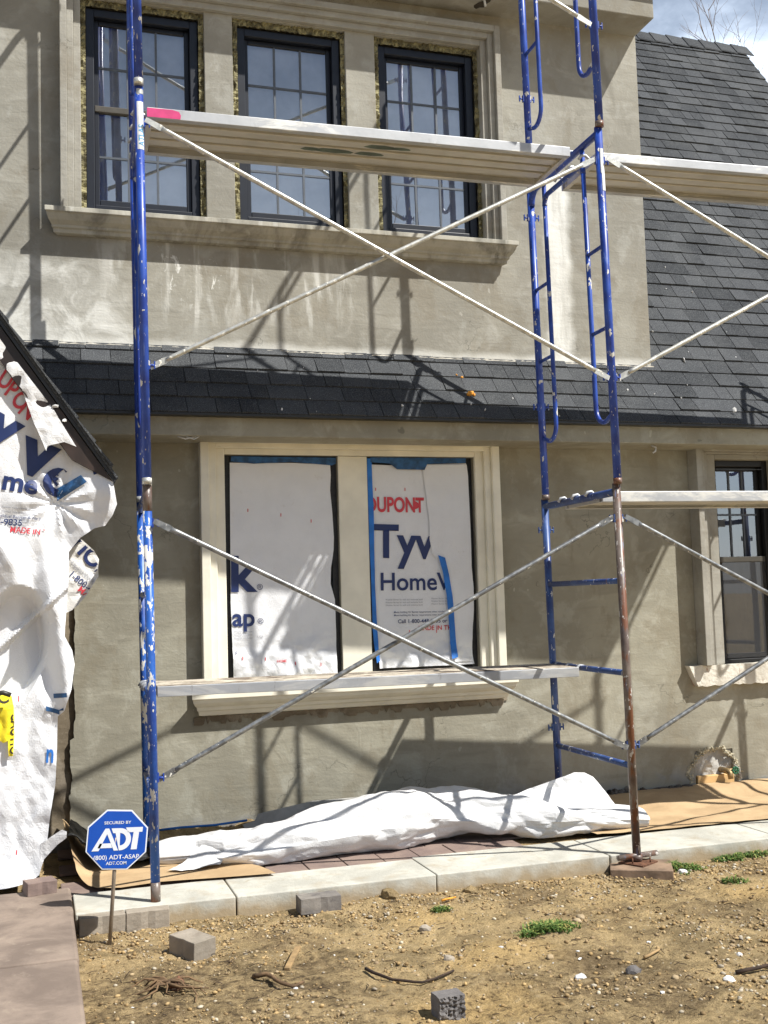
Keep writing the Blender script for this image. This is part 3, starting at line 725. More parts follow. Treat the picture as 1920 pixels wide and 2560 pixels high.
top = [(3.735+1.1*i/n, .865+.004*rnd.uniform(-1, 1)) for i in range(n+1)]; bot = [(3.80+1.0*i/n, .722+.006*rnd.uniform(-1, 1)) for i in range(n+1)]
prism(bm, bot+top[::-1], lambda a, b, d: (a, d, b), -.001, -.06); bmesh.ops.recalc_face_normals(bm, faces=bm.faces)
tag(obj('window_sill', bm, M['rough_white'], house), 'rough white mortar sill with rusty streaks under the right window')
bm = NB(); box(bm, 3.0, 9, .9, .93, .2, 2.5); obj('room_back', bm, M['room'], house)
# broken wall patch with hose tap
bm = NB()
for k in range(300):
    t = rnd.random()*pi*1.15-.24; cx, cz = 3.93, .09; w_ = 1+.10*noise.noise(Vector((t*2.3, 1, 4))); rx, rz = .198*w_+rnd.gauss(0, .011), .19*w_+rnd.gauss(0, .010); q_ = rnd.uniform(.005, .013)
    blob(bm, (cx-rx*cos(t), .002+rnd.uniform(-.004, .004), cz+rz*sin(t)), q_*rnd.uniform(.8, 1.9), q_*.6, q_*rnd.uniform(.6, 1.2), 1, .4)
obj('torn_rim', bm, M['foam_rim'], house)
bm = NB(); sheet(bm, [(3.76, .03), (4.11, .03), (4.11, .29), (3.76, .29)], .02, lambda a, b: (a, .03+.03*crumple(a*9, b*9, 3), b)); flip_to(bm, (0, -1, 0)); obj('hole_mortar', bm, M['hole_plaster'], house)
bm = NB(); box(bm, 3.79, 4.085, -.012, .03, -.0, .095); obj('timber_piece', bm, M['pine_board'], house, bevel=.004)
tap = None
bm = NB(); tube(bm, [(4.0, .05, .125), (4.0, -.06, .125), (4.0, -.085, .115), (4.0, -.095, .075)], [.02, .022, .02, .018], 12); tube(bm, [(4.0, -.035, .125), (4.045, -.06, .128)], .013, 10)
tap = obj('hose_tap', bm, M['brass'], house)
bm = NB()
for k in range(8):
    t = k/8*2*pi; blob(bm, (4.055+.022*cos(t), -.075, .128+.022*sin(t)), .009, .009, .009, 1, .05)
tube(bm, arc((4.055, -.075, .128), (.022, 0, 0), (0, 0, .022), 0, 2*pi, 16), .006, 8); tube(bm, [(4.033, -.075, .128), (4.077, -.075, .128)], .005, 6); tube(bm, [(4.055, -.075, .106), (4.055, -.075, .15)], .005, 6)
obj('tap_handle', bm, M['valve_green'], tap)
bm = NB()
for k in range(5):
    tube(bm, [(4.08+.03*k*.4, -.02, .16-.02*k), (4.12, -.03, .13-.02*k), (4.13+.01*(k % 2), -.02, .06)], .004, 6)
obj('loose_fibres', bm, M['hole_plaster'], house)
# crumbling base line of the wall
bm = NB(); x = -.4
while x < 3.75:
    w = rnd.uniform(.03, .12)
    blob(bm, (x, -.012, .015+rnd.uniform(0, .02)), w*.6, rnd.uniform(.015, .03), rnd.uniform(.012, .035), 2, .22)
    x += w*.4
obj('crumbling_base', bm, M['kraft_dark'], house)
# loose wires and caulk tails under the eave
def tail(pts, r_=.004): 
    bm = NB(); tube(bm, pts, r_, 6); obj('caulk_tail', bm, M['white_chip'], house, smooth=True)
tail([(.19, -.3, 2.388), (.235, -.305, 2.372), (.30, -.3, 2.39)]); tail([(.24, -.31, 2.386), (.285, -.31, 2.371), (.315, -.31, 2.388)])
tail([(3.40, -.25, 2.388), (3.43, -.26, 2.372), (3.425, -.26, 2.345), (3.405, -.26, 2.335)], .006)
tail([(2.30, -.2, 5.436), (2.31, -.2, 5.42), (2.315, -.2, 5.385)], .008)
bm = NB(); blob(bm, (2.32, -.14, 5.437), .07, .035, .012, 2, .3); obj('soffit_hole', bm, M['hole_dark'], house)

# ------------------------------------------------------------------ WRAPPED PORCH (left)
porch = empty('wrapped_porch', (-1.2, -.6, 0), 'gabled porch wrapped in crumpled white printed housewrap at left', 'porch')
PP = [(-2.2, 2.9), (-.888, 2.93), (-.777, 2.765), (-.665, 2.60), (-.553, 2.43), (-.468, 2.30), (-.401, 2.225), (-.324, 2.150), (-.257, 2.085), (-.239, 1.968), (-.228, 1.904), (-.25, 1.848), (-.285, 1.798), (-.337, 1.785), (-.405, 1.739), (-.459, 1.671), (-.459, 1.592), (-.468, 1.435), (-.48, 1.298), (-.482, 1.26), (-.447, 1.19), (-.436, 1.121), (-.452, 1.006), (-.486, .901), (-.516, .874), (-.521, .702), (-.529, .55), (-.552, .419), (-.563, .325), (-.573, .232), (-.595, .165), (-.605, .13), (-.64, .105), (-.70, .095), (-.782, .088), (-.9, .085), (-2.2, .085)]
def sm(a, b, x):
    t = max(0, min(1, (x-a)/(b-a))); return t*t*(3-2*t)
def psurf(x, z):
    y = -1.17
    y -= .045*math.exp(-((x+.30)/.13)**2-((z-1.97)/.16)**2)            # puffed pocket below the eave
    y -= .05*sm(.10, .0, abs(x+.50+.10*(z-1.2)))*sm(1.75, 1.5, z)*sm(.75, 1.0, z)   # long hanging fold
    y += .05*sm(.09, .0, abs(x+.585+.16*(z-1.2)))*sm(1.72, 1.5, z)*sm(.9, 1.1, z)
    bg_ = sm(1.25, .8, ((x+.72)/.15)**2+((z-1.22-.35*(x+.72))/.26)**2); y += .10*bg_            # hollow bag
    y -= .05*sm(.03, 0, abs((z-1.36)-.9*(x+.62)))*sm(-.85, -.7, x)
    y -= .06*math.exp(-(((x+.73)*.8+(z-1.62)*.5)/.07)**2)*sm(1.3, 1.5, z)*sm(1.8, 1.7, z)
    ang = (x+.545)*.78+(z-1.93)*.62; d = hypot(x+.515, z-1.915)
    y += .035*math.exp(-(d/.05)**2)                                     # gathered knot
    y += .024*(abs(((atan2(z-1.915, x+.515)*1.75) % 1)-.5)-.25)*4*.5*math.exp(-((d-.09)/.1)**2)
    k = .35+.65*sm(2.2, 1.7, z)
    lo = sm(1.05, .85, z)
    kk = k*(1-.8*bg_); y += (.045*(1-lo)+.03*lo)*kk*crumple(x*4.2, z*3.0, 2)+.03*kk*tri_noise(x*6.5+z*2.2, z*3.2, 8)+(.003+.006*lo)*tri_noise(x*24, z*20, 9)*kk
    y -= .035*sm(.25, .05, z)
    return (x, y, z)
bm = NB(); sheet(bm, PP, .0125, psurf); flip_to(bm, (0, -1, 0))
sol = obj('wrap', bm, M['wrap'], porch)
pclip = lambda x, z: in_poly(x, z, PP)
po = lambda x, z: (psurf(x, z)[0], psurf(x, z)[1]-.005, z)
LT = lambda body, size, org, deg, mat='ink_navy', bold=.03, sx=1.0, clip=pclip: decal('lettering', body, size, org, radians(deg), po, M[mat], porch, bold, .02, clip, sx)
for ch, x, z, dg in (('U', -.80, 2.50, -30), ('P', -.763, 2.452, -34), ('O', -.735, 2.408, -36), ('N', -.70, 2.362, -38)): LT(ch, .125, (x, z), dg, 'ink_red', .02, .72)
for ch, x, z, dg, sz in (('y', -.86, 2.24, -30, .30), ('v', -.705, 2.09, -22, .34), ('e', -.60, 2.03, -48, .26)): LT(ch, sz, (x, z), dg, bold=.035, clip=lambda x, z: pclip(x, z) and (x < -.50 or z > 2.06))
bm = NB(); KP = [(-.513, 1.985), (-.40, 2.05), (-.372, 2.015), (-.512, 1.925)]
sheet(bm, KP, .012, po); flip_to(bm, (0, -1, 0)); obj('lettering', bm, M['tape_navy'], porch)
bm = NB(); sheet(bm, [(-.345, 2.075), (-.318, 2.082), (-.31, 2.062), (-.338, 2.05)], .012, po); flip_to(bm, (0, -1, 0)); obj('lettering', bm, M['ink_navy'], porch)
LT('me', .135, (-.775, 1.985), -10, clip=lambda x, z: pclip(x, z))
LT('1-800-448-9835', .044, (-.96, 1.83), -6, bold=.012, clip=lambda x, z: pclip(x, z) and x < -.6)
LT('MADE IN THE USA', .042, (-.735, 1.772), -7, 'ink_red', .012, .85, lambda x, z: x < -.57)
for k in range(4): LT('Water & Air Barrier requirements when installed', .016, (-.86, 1.90-.022*k), -6, 'ink_grey', .004, 1.0, lambda x, z: x < -.6)
LT('Residual Barrier & Air Barrier', .022, (-.80, 1.848), -6, 'ink_navy', .004, 1.0, lambda x, z: x < -.59)
LT('Tyvek', .17, (-.535, 1.02), -86, 'tape_navy', .02, .9)
LT('n', .13, (-.575, .66), -4, 'tape_blue', .02, .6)
for (x, z) in ((-.7, .955), (-.71, .235)): LT('I', .03, (x, z), 0, 'ink_red', .03)
# turned down white strip along the rake, and flap behind
WS = [(-.90, 2.90), (-.777, 2.712), (-.665, 2.557), (-.535, 2.382), (-.469, 2.263), (-.422, 2.184), (-.479, 2.207), (-.558, 2.186), (-.564, 2.160), (-.583, 2.212), (-.62, 2.3), (-.675, 2.467), (-.777, 2.603), (-.90, 2.79)]
bm = NB(); sheet(bm, WS, .0125, lambda x, z: (x, -1.225+.03*crumple(x*7, z*6, 21)-.03*sm(2.5, 2.2, z), z)); flip_to(bm, (0, -1, 0)); tag(obj('wrap_flap', bm, M['wrap_roll'], porch), 'bright blank strip folded down along the rake')
FL = [(-.49, 1.73), (-.398, 1.75), (-.329, 1.687), (-.304, 1.64), (-.309, 1.60), (-.307, 1.554), (-.33, 1.52), (-.371, 1.454), (-.41, 1.41), (-.44, 1.385), (-.49, 1.362)]
fs = lambda x, z: (x, -1.0+.03*crumple(x*6, z*6, 31)+.12*(x+.45), z)
bm = NB(); sheet(bm, FL, .0125, fs); flip_to(bm, (0, -1, 0)); tag(obj('wrap_flap', bm, M['wrap_grey'], porch), 'torn shaded flap with slanted print behind the porch edge')
fo = lambda x, z: (x, fs(x, z)[1]-.005, z); fc_ = lambda x, z: in_poly(x, z, FL)
decal('lettering', 'YION', .12, (-.465, 1.735), radians(-48), fo, M['ink_navy'], porch, .03, .02, fc_)
decal('lettering', '1-800-448-98', .045, (-.458, 1.565), radians(-42), fo, M['ink_navy'], porch, .012, .02, fc_)
decal('lettering', 'MADE', .045, (-.415, 1.485), radians(-42), fo, M['ink_red'], porch, .012, .02, fc_)
for k in range(3): decal('lettering', 'Call for more information today', .018, (-.455+.01*k, 1.64-.02*k), radians(-42), fo, M['ink_grey'], porch, .004, .02, fc_)
T1 = [(-.60, .275), (-.50, .34), (-.478, .33), (-.48, .30), (-.52, .27), (-.585, .20), (-.60, .21)]
bm = NB(); sheet(bm, T1, .0125, lambda x, z: (x, -1.19+.02*crumple(x*8, z*8, 41)-.25*(x+.60), z)); flip_to(bm, (0, -1, 0)); tag(obj('wrap_flap', bm, M['wrap_roll'], porch), 'small white tongue sticking out near the bottom')
# body, rake board, roof
bm = NB(); prism(bm, [(-2.4, .1), (-.60, .1), (-.56, .9), (-.50, 1.7), (-.34, 1.98), (-.90, 2.80), (-1.5, 3.6), (-2.4, 3.6)], lambda a, b, d: (a, d, b), -.90, -.02); obj('porch_body', bm, M['room'], porch)
RT = [(-1.9, 4.45), (-.776, 2.845), (-.222, 2.035)]
def rk(o0, o1):
    d = Vector((RT[2][0]-RT[0][0], RT[2][1]-RT[0][1])).normalized(); n_ = Vector((d.y, -d.x))*-1
    return [(RT[0][0]-n_.x*o0, RT[0][1]-n_.y*o0), (RT[2][0]-n_.x*o0, RT[2][1]-n_.y*o0), (RT[2][0]-n_.x*o1-d.x*(.0 if o0 < .03 else .2), RT[2][1]-n_.y*o1-d.y*(0 if o0 < .03 else .2)), (RT[0][0]-n_.x*o1, RT[0][1]-n_.y*o1)]
pf = lambda a, b, d: (a, d, b)
bm = NB(); prism(bm, rk(.0, .012), pf, -1.245, -.02); obj('porch_roof', bm, M['shingle'], porch)
bm = NB(); prism(bm, rk(.0125, .028), pf, -1.236, -1.0); obj('drip_edge', bm, M['drip_black'], porch)
bm = NB(); prism(bm, rk(.032, .13), pf, -1.222, -1.19); obj('rake_board', bm, M['brown_board'], porch)
bm = NB(); s_ = 0
L0 = hypot(RT[2][0]-RT[0][0], RT[2][1]-RT[0][1]); dd = Vector((RT[2][0]-RT[0][0], RT[2][1]-RT[0][1]))/L0; nn = Vector((-dd.y, dd.x))
while s_ < L0-.15:
    a = Vector(RT[0])+dd*s_; b = a+dd*.16
    prism(bm, [tuple(a+nn*.0006), tuple(b+nn*.0006), tuple(b+nn*.016), tuple(a+nn*.004)], pf, -1.255+rnd.uniform(-.004, .004), -.03); s_ += .143
obj('porch_shingles', bm, M['shingle'], porch)
bm = NB()
for (x, z) in ((-.52, 2.385), (-.475, 2.315)): blob(bm, (x, -1.235, z), .016, .006, .01, 1, .3)
obj('wrap_scrap', bm, M['white_chip'], porch)
# yellow warning tape hanging on the porch
tp = empty('caution_tape', (-.76, -1.24, .9), 'crumpled yellow caution tape hanging on the white housewrap', 'tape')
YT = [(-.80, .995), (-.755, 1.0), (-.728, .975), (-.718, .93), (-.716, .86), (-.717, .76), (-.722, .70), (-.742, .70), (-.744, .775), (-.765, .765), (-.80, .79)]
yf = lambda x, z: (x, psurf(x, z)[1]-.02+.014*crumple(x*14, z*9, 51)+.008*sin(x*70), z)
bm = NB(); sheet(bm, YT, .01, yf); flip_to(bm, (0, -1, 0)); obj('tape_strip', bm, M['yellow_tape'], tp)
decal('tape_lettering', 'CAUTION', .062, (-.728, .905), radians(-92), lambda x, z: (x, yf(x, z)[1]-.004, z), M['ink_black'], tp, .02, .015, lambda x, z: in_poly(x, z, YT), .85)
decal('tape_lettering', 'C', .075, (-.79, .945), radians(8), lambda x, z: (x, yf(x, z)[1]-.004, z), M['ink_black'], tp, .02, .015, lambda x, z: in_poly(x, z, YT))
bm = NB(); n = 0
tube(bm, [(-.81, -1.225, 1.0), (-.765, -1.23, 1.004), (-.73, -1.23, .99)], .012, 8); obj('tape_knot', bm, M['ink_black'], tp)

# ------------------------------------------------------------------ housewrap sheets over the lower windows
def wsurf(seed):
    def fn(x, z):
        k = .25+.75*sm(1.35, 1.0, z)
        y = .012+.012*crumple(x*4, z*3.4, seed)*k*1.6+.007*crumple(x*13, z*12, seed+3)*k+.024*sm(1.24, 1.04, z)*(tri_noise(x*9, z*11, seed+9)+.5*tri_noise(x*19, z*21, seed+4))+.010*noise.noise(Vector((x*2.6, z*1.6, seed)))
        return (x, y-.02*sm(1.12, .95, z)*(.5+.5*sin(x*23)), z)
    return fn
ws1 = wsurf(61)
s1 = empty('housewrap_sheet', (.87, .02, .96), 'white housewrap sheet over the left covered window, ending with the letters k and ap', 'housewrap')
SH1 = [(.548, .93), (.54, 1.4), (.546, 1.9), (.55, 2.275), (.70, 2.272), (.95, 2.277), (1.20, 2.268), (1.203, 2.2), (1.196, 2.1), (1.207, 1.95), (1.214, 1.80), (1.21, 1.72), (1.19, 1.6), (1.185, 1.5), (1.21, 1.4), (1.212, 1.2), (1.208, .93)]
bm = NB(); sheet(bm, SH1, .011, ws1); flip_to(bm, (0, -1, 0)); obj('sheet', bm, M['wrap'], s1)
def lw(root, fn, poly):
    off = lambda x, z: (x, fn(x, z)[1]-.005, z)
    return lambda body, size, org, mat='ink_navy', bold=.03, sx=1.0, deg=-1: decal('lettering', body, size, org, radians(deg), off, M[mat], root, bold, .02, lambda x, z: in_poly(x, z, poly), sx)
T = lw(s1, ws1, SH1)
T('k', .30, (.535, 1.475), bold=.035); T('ap', .155, (.545, 1.255), bold=.022); T('®', .05, (.705, 1.475), bold=0); T('®', .05, (.705, 1.262), bold=0)
T('USA', .022, (.70, 1.175), 'ink_grey', .004); T('p', .03, (.56, 1.085), bold=.004)
for k in range(3): T('Weather installation', .014, (.555, 1.215-.02*k), 'ink_grey', .004)
for (x, z) in ((.655, 1.965), (.865, 1.935), (1.06, 1.895), (.60, 1.045), (.745, 1.035), (.935, 1.0), (1.1, .985)): T('I', .026, (x, z), 'ink_red', .05, 1)
T('HOME', .022, (.82, 1.02), 'ink_red', .02)
bm = NB(); sheet(bm, [(.555, 2.282), (.56, 2.314), (1.238, 2.312), (1.238, 2.275), (1.21, 2.262), (.95, 2.282), (.70, 2.268)], .02, lambda x, z: (x, ws1(x, min(z, 2.26))[1]-.007, z)); flip_to(bm, (0, -1, 0)); obj('tape_strip', bm, M['tape_navy'], s1)
ws2 = wsurf(71)
s2 = empty('housewrap_sheet', (1.8, .02, .96), 'white housewrap sheet with large navy brand lettering and blue tape over the right covered window', 'housewrap')
SH2 = [(1.495, .95), (1.478, 1.3), (1.472, 1.8), (1.468, 2.24), (1.475, 2.272), (1.6, 2.268), (2.14, 2.285), (2.15, 2.2), (2.142, 2.0), (2.155, 1.8), (2.15, 1.6), (2.165, 1.45), (2.16, 1.3), (2.14, 1.1), (2.152, .95)]
bm = NB(); sheet(bm, SH2, .011, ws2); flip_to(bm, (0, -1, 0)); obj('sheet', bm, M['wrap'], s2)
T2 = lw(s2, ws2, SH2)
CL = lambda xr, zlo=0: (lambda x, z: in_poly(x, z, SH2) and x < xr)
off2 = lambda x, z: (x, ws2(x, z)[1]-.005, z)
decal('lettering', 'DUPONT', .135, (1.435, 1.965), radians(-1), off2, M['ink_red'], s2, .03, .02, CL(3), .70)
bm = NB(); sheet(bm, [(1.765, 1.975), (1.79, 1.985), (1.805, 2.0), (1.79, 2.02), (1.765, 2.035)], .015, off2); flip_to(bm, (0, -1, 0)); obj('logo_mark', bm, M['ink_red'], s2)
decal('lettering', 'Tyv', .30, (1.475, 1.67), radians(-2), off2, M['ink_navy'], s2, .026, .02, CL(1.893), .92)
decal('lettering', 'HomeW', .162, (1.505, 1.452), radians(-1), off2, M['ink_navy'], s2, .014, .02, CL(1.99), .98)
for k in range(3):
    for x in (1.545, 1.86): decal('lettering', 'Weather Barrier for walls and residential buildings', .0135, (x, 1.385-.018*k), radians(-1), off2, M['ink_grey'], s2, .004, .02, CL(1.80 if x < 1.6 else 1.985))
for k in range(2): decal('lettering', 'Meets building Air Barrier requirements when installed as required by code', .016, (1.60, 1.302-.02*k), radians(-1), off2, M['ink_navy'], s2, .004, .02, CL(1.99))
decal('lettering', 'Call 1-800-448-9835 or wrap.com', .036, (1.625, 1.235), radians(-1), off2, M['ink_navy'], s2, .012, .02, CL(2.0))
decal('lettering', 'MADE IN THE USA', .042, (1.765, 1.185), radians(-1), off2, M['ink_red'], s2, .012, .02, CL(2.0))
for (x, z) in ((1.50, 2.10), (1.70, 2.10), (1.70, 1.17), (1.89, 1.165)): T2('I', .026, (x, z), 'ink_red', .05, 1)
bm = NB()   # second overlapping layer at the upper right
sheet(bm, [(1.83, 2.24), (1.845, 2.1), (1.865, 1.9), (1.862, 1.78), (1.88, 1.68), (1.90, 1.66), (1.96, 1.62), (1.975, 1.5), (1.99, 1.3), (2.0, 1.0), (2.01, .97), (2.145, .97), (2.142, 1.1), (2.158, 1.3), (2.16, 1.45), (2.15, 1.6), (2.152, 1.8), (2.15, 2.2), (2.142, 2.275), (1.84, 2.272)], .014, lambda x, z: (x, ws2(x, z)[1]-.008, z)); flip_to(bm, (0, -1, 0)); obj('patch_sheet', bm, M['wrap'], s2)
def strip(poly, mat, d=.014): 
    bm = NB(); sheet(bm, poly, .02, lambda x, z: (x, ws2(x, z)[1]-d, z)); flip_to(bm, (0, -1, 0)); obj('tape_strip', bm, mat, s2)
strip([(1.446, 2.31), (1.478, 2.31), (1.482, 1.95), (1.474, 1.5), (1.482, 1.2), (1.495, 1.0), (1.47, .985), (1.452, 1.2), (1.446, 1.8)], M['tape_blue'])
strip([(1.47, 2.317), (1.47, 2.285), (1.60, 2.278), (1.65, 2.24), (1.84, 2.237), (1.86, 2.277), (2.13, 2.285), (2.135, 2.317)], M['tape_navy'], .016)
strip([(1.915, 1.672), (1.962, 1.655), (1.985, 1.55), (2.006, 1.4), (2.018, 1.2), (2.03, 1.0), (1.985, .99), (1.978, 1.2), (1.965, 1.4), (1.945, 1.55)], M['tape_blue'], .018)

# ------------------------------------------------------------------ SCAFFOLD
YW, DEL, WF, BAY, HF = 1.3856, .04448, .9392, 2.4815, 1.9942
CO = {'L': (0, -.018, -.009, .012), 'R': (BAY, .014, -.011, -.018), 'T': (2*BAY, 0, -.011, 0)}
def Pc(col, y, z, dx=0.0):
    X0, x0, lx, dr_ = CO[col]; X = X0+x0+lx*z+dr_*y/WF+dx; Y = y-.010*z-YW
    return Vector((cos(DEL)*X+sin(DEL)*Y, -sin(DEL)*X+cos(DEL)*Y, z))
def col_matrix(col, z):
    o = Pc(col, 0, z); y = (Pc(col, 1, z)-o).normalized(); zz_ = (Pc(col, 0, z+1)-o).normalized(); x = y.cross(zz_).normalized(); zz_ = x.cross(y)
    return Matrix(((x.x, y.x, zz_.x, o.x), (x.y, y.y, zz_.y, o.y), (x.z, y.z, zz_.z, o.z), (0, 0, 0, 1)))
RP, RI = .0222, .0135
def lock(bm, y, z, sx=1):
    a_, b_ = sorted((.018*sx, .028*sx)); box(bm, a_, b_, y-.010, y+.010, z-.02, z+.024); tube(bm, [(.026*sx, y, z), (.052*sx, y, z)], .006, 8); a_, b_ = sorted((.046*sx, .052*sx)); box(bm, a_, b_, y-.005, y+.005, z-.018, z+.02)
def new_frame(kind, col, lev, label, mats, zb=0.0):
    root = empty('scaffold', (0, 0, 0), label, 'scaffold frame', 'blue steel frames of the scaffold')
    m = mats
    zlo = zb
    for i, y in enumerate((0, WF)):
        bm = NB(); tube(bm, [(0, y, zlo if not (i and kind == 'ladder') else .005), (0, y, HF-.006)], RP, 18); lg = obj('leg', bm, m['front' if i == 0 else 'rear'], root, True)
        for z in (.5746, 1.795):
            for sd in ((1,) if col == 'L' else (1, -1)):
                bm = NB(); lock(bm, y, z, sd); obj('brace_lock', bm, m['lock'], lg, True)
        if lev:
            bm = NB(); tube(bm, [(0, y, -.012), (0, y, .02)], RP+.0018, 18); obj('coupling_collar', bm, M['galv_light'] if col == 'L' else m['collar'], lg, True)
    if kind == 'ladder':
        bm = NB(); tube(bm, [(0, RP*.6, 1.942), (0, WF-RP*.6, 1.942)], .0215, 14); obj('top_bar', bm, m['bar'], root, True)
        for z in (.465, .959, 1.456):
            bm = NB(); tube(bm, [(0, RP*.6, z), (0, WF-RP*.6, z)], .0165, 14); obj('rung', bm, m['bar'], root, True)
    else:
        bm = NB(); tube(bm, [(0, .012, 1.93)]+[(0, RP*.6, 1.956), (0, WF-.09, 1.956)]+arc((0, WF-.09, 1.866), (0, 0, .09), (0, .078, 0), .15, pi/2, 6), .0205, 14); obj('top_bar', bm, m['bar'], root, True)
        t = .205
        bm = NB(); c = .05; tube(bm, [(0, t, 1.80)]+arc((0, t+c, 1.81), (0, -c, 0), (0, 0, c), 0, pi/2, 5)+arc((0, WF-t-c, 1.81), (0, 0, c), (0, c, 0), 0, pi/2, 5)+[(0, WF-t, 1.80)], RI+.002, 12); obj('inner_bar', bm, m['bar'], root, True)
        for s, y in ((1, 0), (-1, WF)):
            R_ = .095
            pts = [(0, y+s*.008, .375)]+arc((0, y+s*(t-R_), .345+R_), (0, 0, -R_), (0, s*R_, 0), -.55, pi/2, 8)+[(0, y+s*t, .8), (0, y+s*t, 1.945)]
            bm = NB(); tube(bm, pts, RI, 12); it = obj('inner_tube', bm, m['bar'], root, True)
            for z in (.86, 1.32):
                bm = NB(); tube(bm, [(0, y+s*RP*.6, z), (0, y+s*(t-.006), z)], .011, 10); obj('step', bm, m['bar'], it, True)
    return root
def place(root, col, lev):
    mt = col_matrix(col, lev*HF); root.location = mt.to_translation(); root.rotation_euler = mt.to_euler()
worn = dict(front=M['blue_worn'], rear=M['blue_worn'], bar=M['blue_worn'], lock=M['blue_deep'], collar=M['rusty'])
deep = dict(front=M['blue_deep'], rear=M['blue_deep'], bar=M['blue_deep'], lock=M['blue_deep'], collar=M['rusty'])
fade = dict(front=M['rusty'], rear=M['blue_faded'], bar=M['blue_faded'], lock=M['blue_faded'], collar=M['rusty'])
FR = {}
FR['L', 0] = new_frame('ladder', 'L', 0, 'worn light blue scaffold frame thick with plaster splatter, behind the octagonal sign', worn)
FR['R', 0] = new_frame('ladder', 'R', 0, 'ladder scaffold frame with a rusty grey front leg standing on the wooden base block', fade, -.03)
FR['L', 1] = new_frame('walk', 'L', 1, 'deep blue scaffold frame with a white sticker stacked on the splattered left frame', deep)
FR['R', 1] = new_frame('walk', 'R', 1, 'deep blue scaffold frame with inner loops standing on the rusty legged frame at right', deep)
def copy_tree(o, parent=None):
    c = o.copy(); COL.objects.link(c)
    if parent is not None: c.parent = parent
    for ch in [x for x in bpy.data.objects if x.parent == o]: copy_tree(ch, c)
    return c
for key, src, lab in ((('L', 2), ('L', 1), 'topmost blue scaffold frame above the white sticker at left'),
                      (('R', 2), ('R', 1), 'topmost blue scaffold frame with curved loops beside the dormer eave'),
                      (('T', 0), ('R', 0), 'ladder scaffold frame past the right edge, shading the wall'),
                      (('T', 1), ('R', 1), 'blue scaffold frame past the right edge whose shadow falls on the roof')):
    o = copy_tree(FR[src]); o['label'] = lab; FR[key] = o
for (c, l), o in FR.items(): place(o, c, l)
fl0 = FR['L', 0]; lg0 = [o for o in bpy.data.objects if o.parent == fl0 and o.name.startswith('leg')][0]
bm = NB(); tube(bm, [(0, 0, .0005), (0, 0, .09)], RP+.001, 18); obj('rusty_foot', bm, M['rusty'], lg0, True)
bm = NB(); tube(bm, [(0, 0, HF-.14), (0, 0, HF-.015)], RP+.0009, 18); obj('rust_patch', bm, M['rusty'], lg0, True)
# sticker and patches on the left second frame, locks
fl = FR['L', 1]
bm = NB(); n = 10
def cyl_patch(bm, r_, t0, t1, z0, z1, y=0.0, nn_=8):
    a = [bm.verts.new((r_*cos(t0+(t1-t0)*i/nn_), y+r_*sin(t0+(t1-t0)*i/nn_), z)) for z in (z0, z1) for i in range(nn_+1)]
    for i in range(nn_): bm.faces.new((a[i], a[i+1], a[i+nn_+2], a[i+nn_+1])).smooth = True
cyl_patch(bm, RP+.0008, -2.1, -.5, 1.655, 1.90); stk = obj('sticker', bm, M['sticker'], fl, True)
bm = text_bm('ATLAS', .038, .01, .008)
for v in bm.verts:
    x, y = v.co.x, v.co.y; t = -1.22-(y-.014)/RP; v.co = Vector(((RP+.0016)*cos(t), (RP+.0016)*sin(t), 1.672+x))
obj('sticker_lettering', bm, M['sticker_blue'], stk, True)
bm = NB(); cyl_patch(bm, RP+.0009, -2.1, -.4, 1.94, 1.965); obj('silver_band', bm, M['galv_light'], fl, True)
fr_ = FR['R', 1]
bm = NB(); cyl_patch(bm, RP+.0009, -1.7, -.6, 1.62, 1.78); cyl_patch(bm, RP+.0009, -1.9, -1.0, 1.72, 1.86); obj('sticker', bm, M['sticker'], fr_, True)
fr2 = FR['R', 2]
bm = NB(); box(bm, .021, .026, WF-.03, WF+.02, .16, .24); box(bm, .021, .026, WF-.02, WF+.012, .08, .155); obj('brace_hook', bm, M['galv_light'], fr2, True)
# screw jack and timber block under the front right leg
jk = empty('screw_jack', tuple(Pc('R', 0, -.04)), 'rusty screw jack with crossbar under the front right leg', 'jack')
q = Pc('R', 0, 0)
bm = NB(); tube(bm, [(q.x, q.y, -.028), (q.x, q.y, .0)], .03, 14); tube(bm, [(q.x-.125, q.y-.018, -.004), (q.x+.125, q.y+.006, -.004)], .0145, 10); obj('jack_nut', bm, M['rusty'], jk)
bm = NB(); box(bm, -.075, .075, -.075, .075, -.041, -.034, Matrix.Translation((q.x, q.y-.01, 0)) @ Matrix.Rotation(.5, 4, 'Z')); obj('base_plate', bm, M['brace_rust'], jk)
bm = NB()
for a, b in ((-.05, -.04), (.05, -.05), (.03, .05)): tube(bm, [(q.x+a, q.y+b, -.034), (q.x+a, q.y+b, -.008)], .004, 8)
obj('bolt', bm, M['brace_rust'], jk)
bm = NB(); box(bm, -.16, .16, -.125, .125, -.092, -.042, Matrix.Translation((q.x-.005, q.y-.045, 0)) @ Matrix.Rotation(-.5, 4, 'Z'))
tag(obj('timber_block', bm, M['plank_wood'], bevel=.004), 'weathered square timber block under the screw jack on the dirt', 'wood block')
